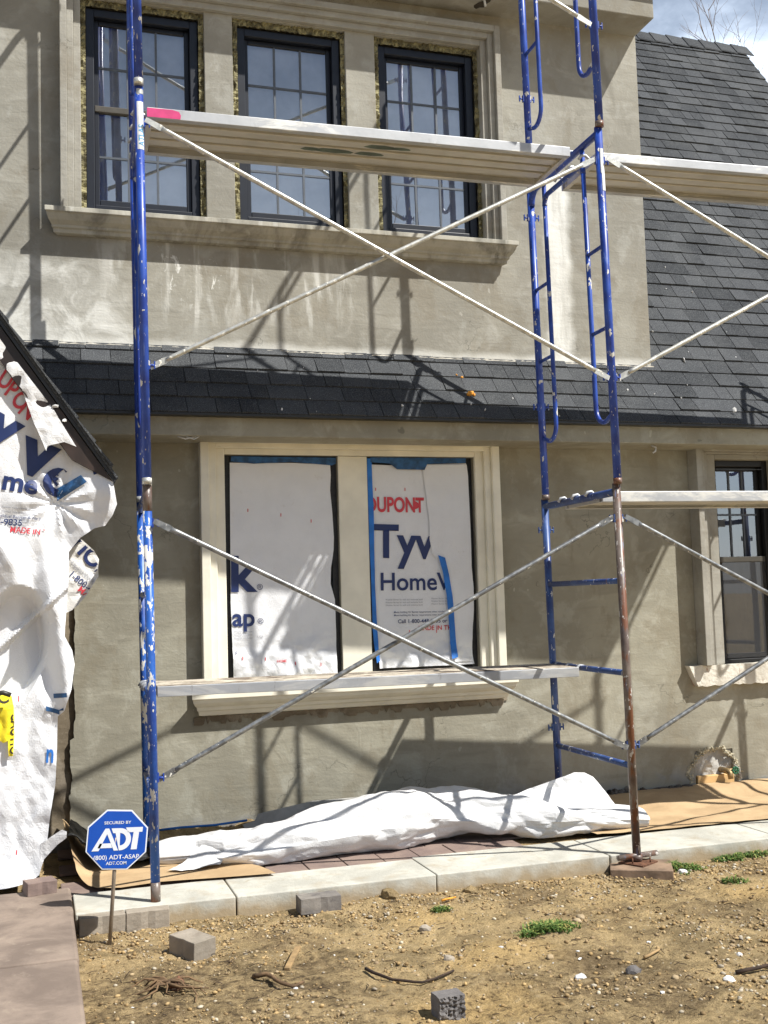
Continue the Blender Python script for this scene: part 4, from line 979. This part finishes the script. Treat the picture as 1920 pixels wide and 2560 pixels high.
# cross braces
def bent(bm, a, b, r_, mid):
    """tube with flattened ends"""
    d = (b-a).normalized(); tube(bm, [a+d*.07, a+d*.10, b-d*.10, b-d*.07], [r_*.8, r_, r_, r_*.8], 12)
    for p, s in ((a, 1), (b, -1)):
        x, y = frame_of(d*s)
        yv = Vector((0, 1, 0)); n_ = (yv-d*yv.dot(d)).normalized(); w = n_.cross(d)
        v = []
        for t, hw in ((-.02, .013), (.06, .016), (.085, .011)):
            for k in ((-1, -1), (1, -1), (1, 1), (-1, 1)): v.append(bm.verts.new(p+d*s*t+w*hw*k[0]+n_*.003*k[1]))
        for i in (0, 4):
            for k in range(4): bm.faces.new((v[i+k], v[i+(k+1) % 4], v[i+4+(k+1) % 4], v[i+4+k]))
        bm.faces.new(v[0:4][::-1]); bm.faces.new(v[8:12])
def cross_brace(c0, c1, lev, label, mat_up, mat_dn, sag=0.0):
    z = lev*HF; lo, hi = z+.5746, z+1.795
    a0, a1 = Pc(c0, 0, lo, .045), Pc(c1, 0, hi, -.045); b0, b1 = Pc(c0, 0, hi, .045), Pc(c1, 0, lo, -.045)
    e = Vector((0, .014, 0)); mid = (a0+a1)/2
    root = empty('cross_brace', tuple(mid), label, 'cross brace', 'crossed steel braces between the scaffold frames')
    bm = NB(); bent(bm, a0+e, a1+e, .0128, 0); obj('brace_tube', bm, mat_up, root)
    bm = NB(); bent(bm, b0-e, b1-e, .0128, 0); obj('brace_tube', bm, mat_dn, root)
    bm = NB(); tube(bm, [mid-e*2.3, mid+e*2.3], .006, 8); obj('rivet', bm, M['galv_dark'], root)
    return root
cross_brace('L', 'R', 0, 'lower crossed pair of dark steel braces in front of the covered windows', M['galv_dark'], M['galv_dark'])
cross_brace('L', 'R', 1, 'upper crossed pair of pale braces in front of the dormer sill', M['galv_light'], M['galv_light'])
cross_brace('L', 'R', 2, 'topmost pair of braces, one end showing at the dormer eave', M['galv_light'], M['galv_light'])
cross_brace('R', 'T', 0, 'crossed braces at lower right, crossing the black window', M['galv_dark'], M['galv_dark'])
cross_brace('R', 'T', 1, 'crossed braces at upper right, crossing the shingle roof', M['galv_light'], M['galv_light'])
# planks (local x along the bay, y across)
def plank(label, A, B, C_, th, mats, deck_mat, group='scaffold planks', ribs=4, extra=None, hooks=True):
    """A,B front top corners (world) ; C_ rear top corner at A side"""
    ex = (B-A); L_ = ex.length; ex.normalize(); ey = (C_-A); wd = ey.length; ey = (ey-ex*ey.dot(ex)).normalized(); ez = ex.cross(ey)
    root = empty('scaffold_plank', (0, 0, 0), label, 'plank', group)
    root.matrix_basis = Matrix(((ex.x, ey.x, ez.x, A.x), (ex.y, ey.y, ez.y, A.y), (ex.z, ey.z, ez.z, A.z), (0, 0, 0, 1)))
    for y0, y1 in ((0, .022), (wd-.022, wd)):
        bm = NB(); box(bm, 0, L_, y0, y1, -th, 0); lp = (y1, y1+.02) if y0 == 0 else (y0-.02, y0); box(bm, 0, L_, lp[0], lp[1], -th+.0005, -th+.006); obj('side_rail', bm, mats[0], root, True, bevel=.003)
    bm = NB(); box(bm, .001, L_-.001, .0225, wd-.0225, -.016, -.001+(.002 if deck_mat is M['plaster_crust'] else 0)); obj('deck', bm, deck_mat, root, True)
    w = (wd-.09)/ribs
    for k in range(ribs-1):
        bm = NB(); y = .045+w*(k+1); box(bm, .03, L_-.03, y-.036, y+.036, -th+.016, -.0165); obj('rib', bm, mats[1], root, True, bevel=.003)
    for x0, x1 in ((.002, .03), (L_-.03, L_-.002)):
        bm = NB(); box(bm, x0, x1, .044, wd-.044, -th+.002, -.017); obj('end_cap', bm, mats[1], root, True)
    if hooks:
        for s, x in ((-1, 0), (1, L_)):
            for y in (.07, wd*.5, wd-.07):
                bm = NB(); tube(bm, [(x-s*.01, y, -.03), (x+s*.015, y, -.012), (x+s*.035, y, .006), (x+s*.06, y, .002), (x+s*.075, y, -.02)], .009, 8); obj('hook', bm, mats[0], root, True)
    return root, L_, wd
am = (M['alu'], M['alu_under'])
up, L_, wd = plank('upper aluminium plank with pink paint on its left end, in front of the dormer windows', Pc('L', .25, 3.983, .05), Pc('R', .27, 3.969, -.05), Pc('L', .75, 3.983, .05), .056, am, M['alu_under'])
bm = NB()
sheet(bm, [(0, -.004), (.13, -.004), (.165, -.012), (.175, -.03), (.172, -.052), (.0, -.052)], .02, lambda a, b: (a, -.0012, b)); obj('paint_mark', bm, M['pink'], up, True)
bm = NB()
wd_ = wd-.09
for cx, k, a_, b_ in ((1.30, 1, .10, .028), (1.05, 2, .12, .03), (1.26, 2, .09, .026), (1.42, 1, .06, .02), (.92, 2, .06, .024)):
    cy = .045+wd_/4*k; sheet(bm, [(cx+a_*cos(t*.7)*(1+.2*sin(t*2.3)), cy+b_*sin(t*.7)) for t in range(9)], .02, lambda a, b: (a, b, -.0405))
flip_to(bm, (0, 0, -1))
obj('paint_mark', bm, M['green_spray'], up, True)
plank('upper right aluminium plank running past the roof shingles', Pc('R', .12, 3.885, .035), Pc('T', .12, 3.885, -.05), Pc('R', .6, 3.885, .035), .05, am, M['alu_under'])
plank('lower plank crusted with plaster, across the covered windows', Pc('L', .47, .973, .05), Pc('R', .48, .968, -.05), Pc('L', .93, .973, .05), .054, (M['alu_grey'], M['alu_grey']), M['plaster_crust'], hooks=True)
plank('middle right plank with a plaster coated edge, in front of the black window', Pc('R', .25, 1.967, .035), Pc('T', .25, 1.967, -.05), Pc('R', .76, 1.967, .035), .06, am, M['alu_under'])

# ------------------------------------------------------------------ sign
sg = empty('yard_sign', (-.316, -1.69, -.09), 'blue octagonal security sign on a thin stake in the dirt', 'sign')
cx, cz, sy = -.278, .37, -1.72; R1 = .1415
tilt = radians(-5.5)
def octo(rad): return [(cx+rad*cos(tilt+pi/8+k*pi/4), cz+rad*.985*sin(tilt+pi/8+k*pi/4)) for k in range(8)]
bm = NB(); prism(bm, octo(R1), pf, sy, sy+.004); bmesh.ops.recalc_face_normals(bm, faces=bm.faces); obj('sign_border', bm, M['sign_white'], sg, bevel=.001)
bm = NB(); prism(bm, octo(R1*.955), pf, sy-.0012, sy-.0002); bmesh.ops.recalc_face_normals(bm, faces=bm.faces); obj('sign_face', bm, M['sign_blue'], sg)
def sgn(x, z): # sign local -> world
    c, s = cos(tilt*.55), sin(tilt*.55); return (cx+x*c-z*s, sy-.0022, cz+x*s+z*c)
def stext(body, size, z, bold, width):
    bm = text_bm(body, size, bold); xs = [v.co.x for v in bm.verts]; w = max(xs)-min(xs); x0 = min(xs); k = width/w
    for v in bm.verts: v.co = Vector(sgn((v.co.x-x0)*k-width/2, z+v.co.y))
    obj('sign_lettering', bm, M['sign_white'], sg)
stext('SECURED BY', .0175, .0685, .012, .116); stext('(800) ADT-ASAP', .0265, -.0835, .010, .196); stext('ADT.COM', .0195, -.107, .010, .088)
bm = NB()
def poly(pts): bm.faces.new([bm.verts.new(sgn(x, z)) for x, z in pts])
# A, D, T drawn as bars
poly([(-.108, -.046), (-.078, -.046), (-.044, .026), (-.052, .050)]); poly([(-.052, .050), (-.044, .026), (-.013, -.046), (.006, -.046), (-.036, .050)])
poly([(-.083, -.034), (-.074, -.014), (-.027, -.014), (-.020, -.034)])
n = 14
O_ = [(.012+.048*sin(pi*i/n), .002+.048*cos(pi*i/n)) for i in range(n+1)]; I_ = [(.012+.026*sin(pi*i/n), .002+.027*cos(pi*i/n)) for i in range(n+1)]
poly([(-.026, .050), (.012, .050), (.012, .029), (-.018, .029)]); poly([(.009, -.046), (.012, -.046), (.012, .029), (-.008, .029)][0:4])
for i in range(n): poly([O_[i], O_[i+1], I_[i+1], I_[i]])
poly([(.036, .052), (.110, .052), (.108, .031), (.046, .031)]); poly([(.070, .031), (.094, .031), (.086, -.044), (.060, -.044)])
flip_to(bm, (0, -1, 0)); obj('sign_lettering', bm, M['sign_white'], sg)
bm = NB(); tube(bm, [(-.316, -1.69, -.14), (-.290, -1.708, .24), (-.284, -1.714, .38)], .0085, 8); obj('stake', bm, M['sign_post'], sg)

# ------------------------------------------------------------------ paper, cardboard, wrap roll
def flat_sheet(bm, poly_, fn, step=.03): sheet(bm, poly_, step, fn); flip_to(bm, (0, 0, 1))
bm = NB(); flat_sheet(bm, [(2.45, -1.03), (2.83, -1.045), (3.6, -1.055), (4.6, -1.06), (6.5, -1.06), (6.5, -.01), (4.4, -.01), (3.4, -.02), (2.45, -.06)], lambda x, y: (x, y, .008+.03*sm(-.4, -.02, y)+.02*abs(crumple(x*2.2, y*2.6, 81))+.012*noise.noise(Vector((x*3, y*4, 2)))))
tag(obj('kraft_paper', bm, M['kraft']), 'long brown kraft paper laid on the path at right', 'paper')
CB = [(-.47, .0), (-.46, -.45), (-.42, -.80), (-.37, -1.0), (-.33, -1.07), (-.22, -1.11), (-.03, -1.075), (.25, -1.11), (.55, -1.145), (.53, -1.04), (.50, -.95), (.3, -.62), (.0, -.56), (-.2, -.5), (-.25, -.2), (-.3, .0)]
bm = NB(); flat_sheet(bm, CB, lambda x, y: (x, y, .004+.012*noise.noise(Vector((x*2, y*2, 1)))+.01+.16*sm(-.34, -.48, x)*sm(-1.0, -.5, y)+.012*sm(.03, 0, abs(y+.80+.12*x))), .02)
for v in bm.verts: v.co.z = max(v.co.z, .0015)
tag(obj('cardboard_sheet', bm, M['cardboard']), 'brown cardboard sheet curling up beside the wrapped porch', 'cardboard')
bm = NB(); flat_sheet(bm, [(-.46, -.62), (-.3, -.72), (-.05, -.74), (.08, -.6), (.06, -.3), (-.1, -.12), (-.42, -.1)], lambda x, y: (x, y, .045+.05*crumple(x*9, y*9, 91)+.16*sm(-.25, -.46, x)), .015)
tag(obj('black_plastic', bm, M['black_foil']), 'crumpled black plastic scraps on the cardboard by the wall', 'plastic sheet')
bm = NB(); flat_sheet(bm, [(.05, -.5), (.75, -.5), (.75, -.02), (.0, -.02)], lambda x, y: (x, y, .012+.05*sm(-.3, -.03, y)+.03*noise.noise(Vector((x*9, y*9, 3)))+.016*noise.noise(Vector((x*31, y*31, 7)))), .014)
tag(obj('soil_heap', bm, M['dirt']), kind='structure')
bm = NB(); tube(bm, [(-.02, -.1, .075), (.2, -.09, .08), (.4, -.1, .078), (.6, -.085, .086)], .007, 8)
tag(obj('blue_cord', bm, M['tape_blue']), 'blue cord lying along the foot of the wall behind the left pole', 'cord')
TOP = [(-.02, .095), (.2, .118), (.33, .126), (.5, .148), (.64, .18), (.98, .248), (1.27, .298), (1.47, .303), (1.8, .257), (2.14, .198), (2.4, .165), (2.6, .14), (2.75, .12), (2.83, .105)]
FRT = [(-.02, -.70), (.2, -.775), (.33, -.89), (.6, -.905), (.95, -.925), (1.3, -.925), (1.56, -.85), (1.7, -.845), (2.02, -.91), (2.22, -.965), (2.5, -.98), (2.83, -.985)]
def itp(T_, x):
    for (a, b), (c, d) in zip(T_, T_[1:]):
        if x <= c: return b+(d-b)*max(0, (x-a)/(c-a))
    return T_[-1][1]
rl = empty('housewrap_roll', (1.4, -.75, 0), 'long crumpled roll of blank white housewrap lying along the path', 'housewrap roll')
bm = NB(); NX, NA = 420, 120; rings = []
for i in range(NX+1):
    x = -.01+2.83*i/NX; h = itp(TOP, x); yf_ = itp(FRT, x); dpt = .16+.16*h/.3; yc = yf_+dpt*.5; ring = []
    for k in range(NA):
        a = 2*pi*k/NA; ca, sa = cos(a), sin(a)
        px = -abs(ca)**.75*(1 if ca > 0 else -1)*dpt*.5; pz = abs(sa)**.8*(1 if sa > 0 else -1)*h*.5
        if pz > 0: px += pz*.35
        A_ = a*.16*max(.6, h/.2)
        end = min(1, (x+.01)/.25, (2.82-x)/.3); amp = .25+.75*max(0, end)
        d_ = (.085*tri_noise(x*2.3+a*.45+.3*sin(x*3), a*.62+x*.55, 101)*min(1, h/.2)+.042*tri_noise(x*4.6-a*.8, a*1.05+x*2.1, 105)-.03*max(0, .18-abs(tri_noise(x*2.9+a*.9, a*.8-x*1.4, 115)))+.016*tri_noise(x*12+a, a*2.6-x*2, 109))*amp
        nv = Vector((-ca, sa)).normalized() if True else 0
        yy_, zz_ = yc+px+nv.x*d_, .004+h*.5+pz+nv.y*d_
        ring.append(bm.verts.new((x+.02*crumple(a*2, x*3, 7)*amp, yy_, max(zz_, .003))))
    rings.append(ring)
for p_, q_ in zip(rings, rings[1:]):
    for k in range(NA): bm.faces.new((p_[k], p_[(k+1) % NA], q_[(k+1) % NA], q_[k]))
bm.faces.new(rings[-1]); bm.faces.new(rings[0][::-1])
bmesh.ops.recalc_face_normals(bm, faces=bm.faces); obj('roll', bm, M['wrap_roll'], rl)
# raised back fold on the right and loose tongue on the left
bm = NB(); PK = [(1.95, .10), (2.0, .20), (2.16, .235), (2.33, .28), (2.48, .318), (2.55, .312), (2.60, .285), (2.66, .20), (2.72, .10), (2.75, .06)]
sheet(bm, PK, .018, lambda x, z: (x, -.86+.55*(.32-z)*-.5+.16+.05*crumple(x*4, z*5, 121), z)); flip_to(bm, (0, -1, .3)); obj('raised_fold', bm, M['wrap_roll'], rl)
bm = NB(); flat_sheet(bm, [(.03, -.885), (.10, -.93), (.18, -.915), (.30, -.93), (.36, -.80), (.25, -.74)], lambda x, y: (x, y, .03+.11*sm(-.93, -.72, y)*sm(.05, .3, x)+.02*crumple(x*8, y*8, 131)), .015); obj('loose_tongue', bm, M['wrap_roll'], rl)
bm = NB()
for (x0, z0) in ((2.47, .285),): 
    q_ = [(x0, -.90, z0), (x0+.045, -.895, z0-.035), (x0+.05, -.894, z0-.025), (x0+.005, -.899, z0+.012)]
bm.free()
bm = NB()
sheet(bm, [(.60, .0), (.85, .0), (1.05, .0), (1.6, .0), (2.0, .0), (2.0, .06), (1.75, .12), (1.6, .175), (1.4, .17), (1.0, .17), (.66, .12), (.64, .085), (.56, .07)], .03, lambda x, z: (x, -.1-.35*max(0, .2-z)+.03*crumple(x*4, z*5, 141), z+.004)); flip_to(bm, (0, -1, 0))
tag(obj('board_scrap', bm, M['hole_plaster']), 'pale torn board scrap leaning on the wall behind the white roll', 'board')

# ------------------------------------------------------------------ blocks and debris
def brick(name, c, dims, rz, mat, label, cat, rx=0.0, ry=0.0, group=None, broken=None, groove=True):
    root = empty(name, c, label, cat, group, (rx, ry, rz)); a, b, h = (v/2 for v in dims)
    bm = NB(); box(bm, -a, a, -b, b, 0, h*2)
    bmesh.ops.subdivide_edges(bm, edges=bm.edges[:], cuts=(14 if broken else 5), use_grid_fill=True)
    for v in bm.verts:
        k = Vector((v.co.x*31+c[0]*9, v.co.y*31, v.co.z*31)); v.co += Vector((noise.noise(k), noise.noise(k+Vector((5, 5, 5))), noise.noise(k+Vector((9, 2, 5)))))*.0022
        if broken and v.co.y < -b+.003: v.co.y -= .010*noise.noise(v.co*90)+.010*noise.noise(v.co*200)
    if groove:
        for v in bm.verts:
            if abs(v.co.x) < .012 and v.co.y < -b+.006: v.co.y += .006
    o = obj('block', bm, mat, root, True, bevel=.003)
    return root
BK = 'loose concrete paving blocks'
brick('paving_block', (.672, -1.545, -.085), (.2, .1, .075), radians(1), M['block_dark'], 'charcoal paving block resting against the concrete strip, mid left', 'block', group=BK)
brick('paving_block', (.012, -1.955, -.095), (.165, .12, .085), radians(-58), M['block_grey'], 'pale square paving block lying askew on dirt beside the sign stake', 'block', group=BK, ry=.06)
bk = brick('paving_block', (.775, -3.02, -.105), (.1, .075, .095), radians(3), M['broken_stone'], 'small dark broken paving block standing upright at the bottom edge', 'block', group=BK, broken=True, groove=False)
brick('paving_block', (-.335, -1.50, -.09), (.205, .075, .088), radians(3), M['block_grey'], 'greenish grey border block nearest the brown landing', 'block', group=BK)
brick('paving_block', (-.13, -1.50, -.09), (.195, .075, .09), radians(-1), M['block_grey'], 'border block set against the strip under the left scaffold pole', 'block', group=BK)
brick('paving_block', (-.603, -1.315, .078), (.135, .1, .06), radians(14), M['paver'], 'chipped brown block on the landing holding down the housewrap', 'block', group=BK)

def pbl(bm, x, y, s, sub=1, z=None):
    blob(bm, (x, y, (gz(x, y) if z is None else z)+s*.18), s*rnd.uniform(.8, 1.4), s*rnd.uniform(.7, 1.1), s*rnd.uniform(.5, .8), sub, .14)
bm = NB(); R_ = random.Random(11); cnt = 0
while cnt < 15000:
    x, y = R_.uniform(-.46, 3.9), R_.uniform(-4.0, -1.47)
    dn = noise.noise(Vector((x*1.7, y*1.7, 30)))+.5*noise.noise(Vector((x*5, y*5, 31)))
    p_ = .12+1.0*max(0, dn)+.9*math.exp(-((y+1.62)/.16)**2)+(.5 if x > 2 else 0)*max(0, dn+.3)
    if R_.random() > p_: continue
    s = R_.choice((.002, .0025, .003, .003, .004, .004, .005, .006, .007, .010)); blob(bm, (x, y, gz(x, y)+s*.25), s*R_.uniform(.8, 1.5), s*R_.uniform(.7, 1.1), s*R_.uniform(.5, .9), 1, .12, R_.random()); cnt += 1
for fc in bm.faces: fc.smooth = True
tag(obj('pebbles', bm, M['pebble']), 'tan pebbles and gravel scattered over the dirt', 'gravel', kind='stuff')
bm = NB()
for k in range(500):
    x, y = R_.uniform(-.44, 3.6), R_.uniform(-3.6, -1.55); L1 = R_.uniform(.015, .06); a = R_.uniform(0, 6.28); z = gz(x, y)+.006
    tube(bm, [(x, y, z), (x+L1*.5*cos(a)+R_.uniform(-.006, .006), y+L1*.5*sin(a), z+R_.uniform(.0, .008)), (x+L1*cos(a+.3), y+L1*sin(a+.3), z)], R_.uniform(.0008, .0018), 4)
tag(obj('twig_litter', bm, M['twig_dark']), 'fine dark root and twig litter on the dirt', 'litter', kind='stuff')
bm = NB()
for k in range(30):
    x, y = R_.uniform(-.44, 3.0), R_.uniform(-3.3, -1.6); s = R_.uniform(.003, .008); blob(bm, (x, y, gz(x, y)+s*.5), s*1.5, s, s*.6, 1, .35, R_.random())
tag(obj('plaster_chips', bm, M['white_chip']), 'small white plaster crumbs on the dirt', 'debris', kind='stuff')
ST = 'larger loose stones on the dirt'
for (x, y, s, mt, lab) in ((1.752, -2.15, .022, 'stone', 'rounded tan stone right behind the grass tuft'), (1.715, -2.185, .02, 'stone', 'low flat stone leaning on the rounded one by the grass tuft'),
        (1.03, -2.06, .028, 'block_grey', 'pale grey flat stone left of centre in the dirt'), (1.37, -2.62, .016, 'stone', 'cream pebble stone on the sandy mound'),
        (1.60, -2.88, .03, 'broken_stone', 'grey crumbly lump near the lower right'), (1.39, -2.84, .022, 'white_chip', 'crumpled white chip beside the grey lump'),
        (.99, -2.46, .022, 'block_grey', 'grey stone on the left rim of the sandy mound'), (1.88, -3.1, .02, 'white_chip', 'white flat chip at lower right'),
        (1.70, -3.02, .014, 'stone', 'small pale stone between the lump and the white chip'), (2.09, -2.87, .013, 'white_chip', 'bright small stone below the grass at right'),
        (2.86, -2.27, .022, 'stone', 'buff stone at the far right of the dirt'), (2.12, -2.78, .013, 'stone', 'tan stone beside the bright small one'),
        (1.02, -1.585, .045, 'dirt', 'brown clod of dirt on the strip edge'), (1.45, -1.56, .035, 'dirt', 'dark earth clod beside the concrete strip'),
        (2.60, -1.66, .022, 'white_chip', 'white stone at the edge of the right grass'), (.33, -2.52, .016, 'white_chip', 'small white chip beside the curved root')):
    bm = NB(); q_ = blob(bm, (0, 0, s*.35), s*1.15, s*.9, s*.7, 2, .16, x+y)
    o = obj('stone', bm, M[mt], smooth=mt == 'stone'); o.location = (x, y, gz(x, y)-.004); tag(o, lab, 'stone', ST)
bm = NB(); box(bm, -.012, .012, -.12, .12, 0, .012, Matrix.Translation((.395, -2.20, -.086)) @ Matrix.Rotation(-.42, 4, 'Z') @ Matrix.Rotation(.06, 4, 'X')); tag(obj('wood_stake', bm, M['wood_stick'], bevel=.002), 'pale wood splinter lying on the dirt below the charcoal block', 'stick')
def stick(name, pts, r_, mat, lab):
    bm = NB(); p2 = []
    for i in range(len(pts)-1):
        for t in (0, .33, .66): p2.append(Vector(pts[i]).lerp(Vector(pts[i+1]), t)+Vector((rnd.uniform(-.006, .006), rnd.uniform(-.006, .006), rnd.uniform(-.002, .004))))
    p2.append(Vector(pts[-1])); tube(bm, p2, [r_*(1-.5*i/len(p2)) for i in range(len(p2))], 8); tag(obj(name, bm, mat, smooth=True), lab, 'stick')
Z = lambda x, y, h=.012: (x, y, gz(x, y)+h)
stick('stick', [Z(.20, -2.36), Z(.25, -2.40, .03), Z(.28, -2.50, .02), Z(.34, -2.53), Z(.37, -2.50, .02)], .010, M['root'], 'curved brown root piece poking from dirt near the centre')
stick('stick', [Z(.64, -2.44), Z(.70, -2.60, .014), Z(.80, -2.68), Z(.95, -2.62)], .007, M['twig_dark'], 'long thin dark twig bent like a bow on the dirt')
stick('stick', [Z(1.95, -3.05), Z(2.08, -3.06, .02), Z(2.26, -3.04)], .009, M['twig_dark'], 'dark straight stick at the lower right')
stick('stick', [Z(1.72, -2.76), Z(1.82, -2.71)], .007, M['wood_stick'], 'short tan splinter below the grass tuft')
stick('stick', [Z(1.24, -1.70), Z(1.33, -1.665)], .006, M['foam_orange'], 'yellow plastic strip near the concrete strip')
rc = empty('root_clump', Z(-.16, -2.38, 0), 'tangle of dead brown roots in the dark dirt near the landing', 'roots')
bm = NB(); R_ = random.Random(5)
for k in range(15):
    a = R_.uniform(0, 6.28); x, y, z = -.15+R_.uniform(-.02, .02), -2.36+R_.uniform(-.02, .02), -.06; L1 = R_.uniform(.06, .2); P_ = []
    for i in range(6): P_.append((x+L1*i/5*cos(a), y+L1*i/5*sin(a), max(gz(x, y)+.004, z+.02*sin(i/5*pi)-.03*i/5+R_.uniform(-.006, .006)))); a += R_.uniform(-.35, .35)
    tube(bm, P_, [.006*(1-.13*i) for i in range(6)], 6)
obj('roots', bm, M['root'], rc)
bm = NB(); blob(bm, (-.10, -2.36, -.075), .035, .028, .03, 2, .25, 4); obj('stump_bit', bm, M['brace_rust'], rc)
def tuft(x, y, rx, ry, n, h, lab):
    bm = NB(); R_ = random.Random(int(x*100)); cl = [(x+rx*R_.gauss(0, .5), y+ry*R_.gauss(0, .5)) for _ in range(max(4, n//40))]
    for k in range(n):
        cx_, cy_ = R_.choice(cl); px, py = cx_+R_.gauss(0, .017), cy_+R_.gauss(0, .014); a = R_.uniform(0, 6.28); hh = h*R_.uniform(.3, 1.25)*(1-.4*min(1, hypot((px-x)/rx, (py-y)/ry)/1.6)); w = R_.uniform(.001, .0038); z = gz(px, py)-.004
        d = Vector((cos(a), sin(a), 0)); s_ = Vector((-sin(a), cos(a), 0))*w; b0 = Vector((px, py, z))
        b1 = b0+d*hh*.4+Vector((0, 0, hh*.7)); b2 = b0+d*hh*R_.uniform(.6, 1.5)+Vector((0, 0, hh*R_.uniform(.3, .95)))
        v = [bm.verts.new(p) for p in (b0-s_, b0+s_, b1+s_*1.3, b1-s_*1.3, b2)]; bm.faces.new(v[:4]); bm.faces.new((v[3], v[2], v[4]))
    tag(obj('grass_tuft', bm, M['grass']), lab, 'grass', 'green weed tufts on the dirt')
tuft(1.522, -2.27, .105, .07, 1500, .045, 'thick green weed tuft alone in the middle of the dirt')
tuft(2.62, -1.60, .12, .07, 900, .035, 'green grass patch right of the timber block')
tuft(3.08, -1.52, .22, .05, 900, .035, 'long green grass patch along the strip at the right edge')
tuft(1.19, -1.80, .06, .04, 160, .03, 'sparse small green sprout left of centre')
tuft(2.75, -1.90, .08, .03, 200, .03, 'thin grass wisps in front of the right grass patches')
# orange foam blobs and white flecks on the lower roof
bm = NB(); 
for (x, y, z, s) in ((2.085, -.23, 2.71, .016), (2.07, -.235, 2.705, .012), (2.10, -.225, 2.715, .014), (2.11, -.235, 2.70, .012), (2.075, -.24, 2.70, .01)): blob(bm, (x, y-.01, z), s*1.2, s*.8, s, 2, .2)
tag(obj('foam_blob', bm, M['foam_orange'], smooth=True), 'largest orange foam blob on the lower shingles', 'foam', 'dried foam blobs on the roof')
for (x, y, z, lab) in ((2.045, -.115, 2.855, 'small orange foam fleck, upper left of the large blob'), (2.08, -.125, 2.838, 'small orange foam fleck just above the large blob')):
    bm = NB(); blob(bm, (x, y, z), .014, .008, .009, 1, .3); tag(obj('foam_blob', bm, M['foam_orange'], smooth=True), lab, 'foam', 'dried foam blobs on the roof')
bm = NB(); R_ = random.Random(21)
for k in range(26):
    x = R_.uniform(0, 4.3) if k < 16 else R_.uniform(3.65, 4.4); s = R_.uniform(.02, s_d-.03) if x < 3.6 else R_.uniform(.1, 2.0); y, z, ny, nz = on_prof(s); q_ = R_.uniform(.003, .008)
    blob(bm, (x, y+ny*.014, z+nz*.014), q_, q_*.6, q_*1.3, 1, .3, k)
for (x, y, z) in ((3.88, .045, 3.06), (4.02, -.325, 2.63)): blob(bm, (x, y-.012, z), .012, .005, .02, 1, .4)
tag(obj('plaster_flecks', bm, M['white_chip']), 'white plaster flecks stuck on the shingles', 'debris', kind='stuff')

# ------------------------------------------------------------------ bare trees behind the house
def tree(lab, base, H, seed, spread, n0=7, tr=.16):
    R_ = random.Random(seed); root = empty('bare_tree', base, lab, 'tree', 'leafless trees behind the roof'); bt = NB(); bc = NB()
    def grow_(p, d, L1, r_, dep):
        P_ = [p]; q_ = p.copy(); dd_ = d.copy(); n = 5
        for i in range(n):
            dd_ = (dd_+Vector((R_.uniform(-1, 1), R_.uniform(-1, 1), R_.uniform(-.2, .6)))*.14).normalized(); q_ = q_+dd_*L1/n; P_.append(q_.copy())
        tube(bt if dep < 2 else bc, P_, [r_*(1-.6*i/n) for i in range(n+1)], 7 if dep < 2 else 4)
        if dep >= 5: return
        for k in range(R_.randint(3, 4) if dep else n0):
            t = R_.uniform(.35, 1.0) if dep else R_.uniform(.45, 1.0); i = min(n-1, int(t*n)); s = P_[i].lerp(P_[i+1], t*n-i)
            ax = Vector((R_.uniform(-1, 1), R_.uniform(-1, 1), 0)).normalized(); nd = (dd_*(1-spread)+ax*spread+Vector((0, 0, .35))).normalized()
            grow_(s, nd, L1*R_.uniform(.5, .72), r_*.5*R_.uniform(.8, 1.1), dep+1)
    grow_(Vector(base), Vector((0, 0, 1)), H*.5, tr, 0)
    obj('trunk', bt, M['bark'], root); obj('crown', bc, M['bark'], root)
tree('bare tree with fine twigs at the right edge behind the roof', (16.9, 14.0, -.1), 16.0, 12, .5, 6, .2)
tree('bare tree whose twig tips just clear the roof ridge', (13.7, 14.2, -.1), 10.9, 5, .3, 7, .11)
# ------------------------------------------------------------------ what the windows mirror: the other side of the street
oh = empty('opposite_house', (6, -30, -.1), 'pale sided house across the street, mirrored in the windows', 'house')
bm = NB(); box(bm, -2, 12, -36, -29, -.1, 5.6); obj('wall', bm, M['siding'], oh)
bm = NB(); prism(bm, [(-36.6, 5.6), (-28.4, 5.6), (-32.5, 9.2)], lambda a, b, d: (d, a, b), -2.5, 12.5); bmesh.ops.recalc_face_normals(bm, faces=bm.faces); obj('roof', bm, M['deck_dark'], oh)
for x in (0, 3, 7, 10):
    for z in (.9, 3.5):
        bm = NB(); box(bm, x, x+1.1, -28.99, -28.9, z, z+1.5); obj('window', bm, M['window_dark'], oh)
tree('bare street tree mirrored in the dormer windows', (7.5, -22, -.1), 11, 31, .45, 8, .16)
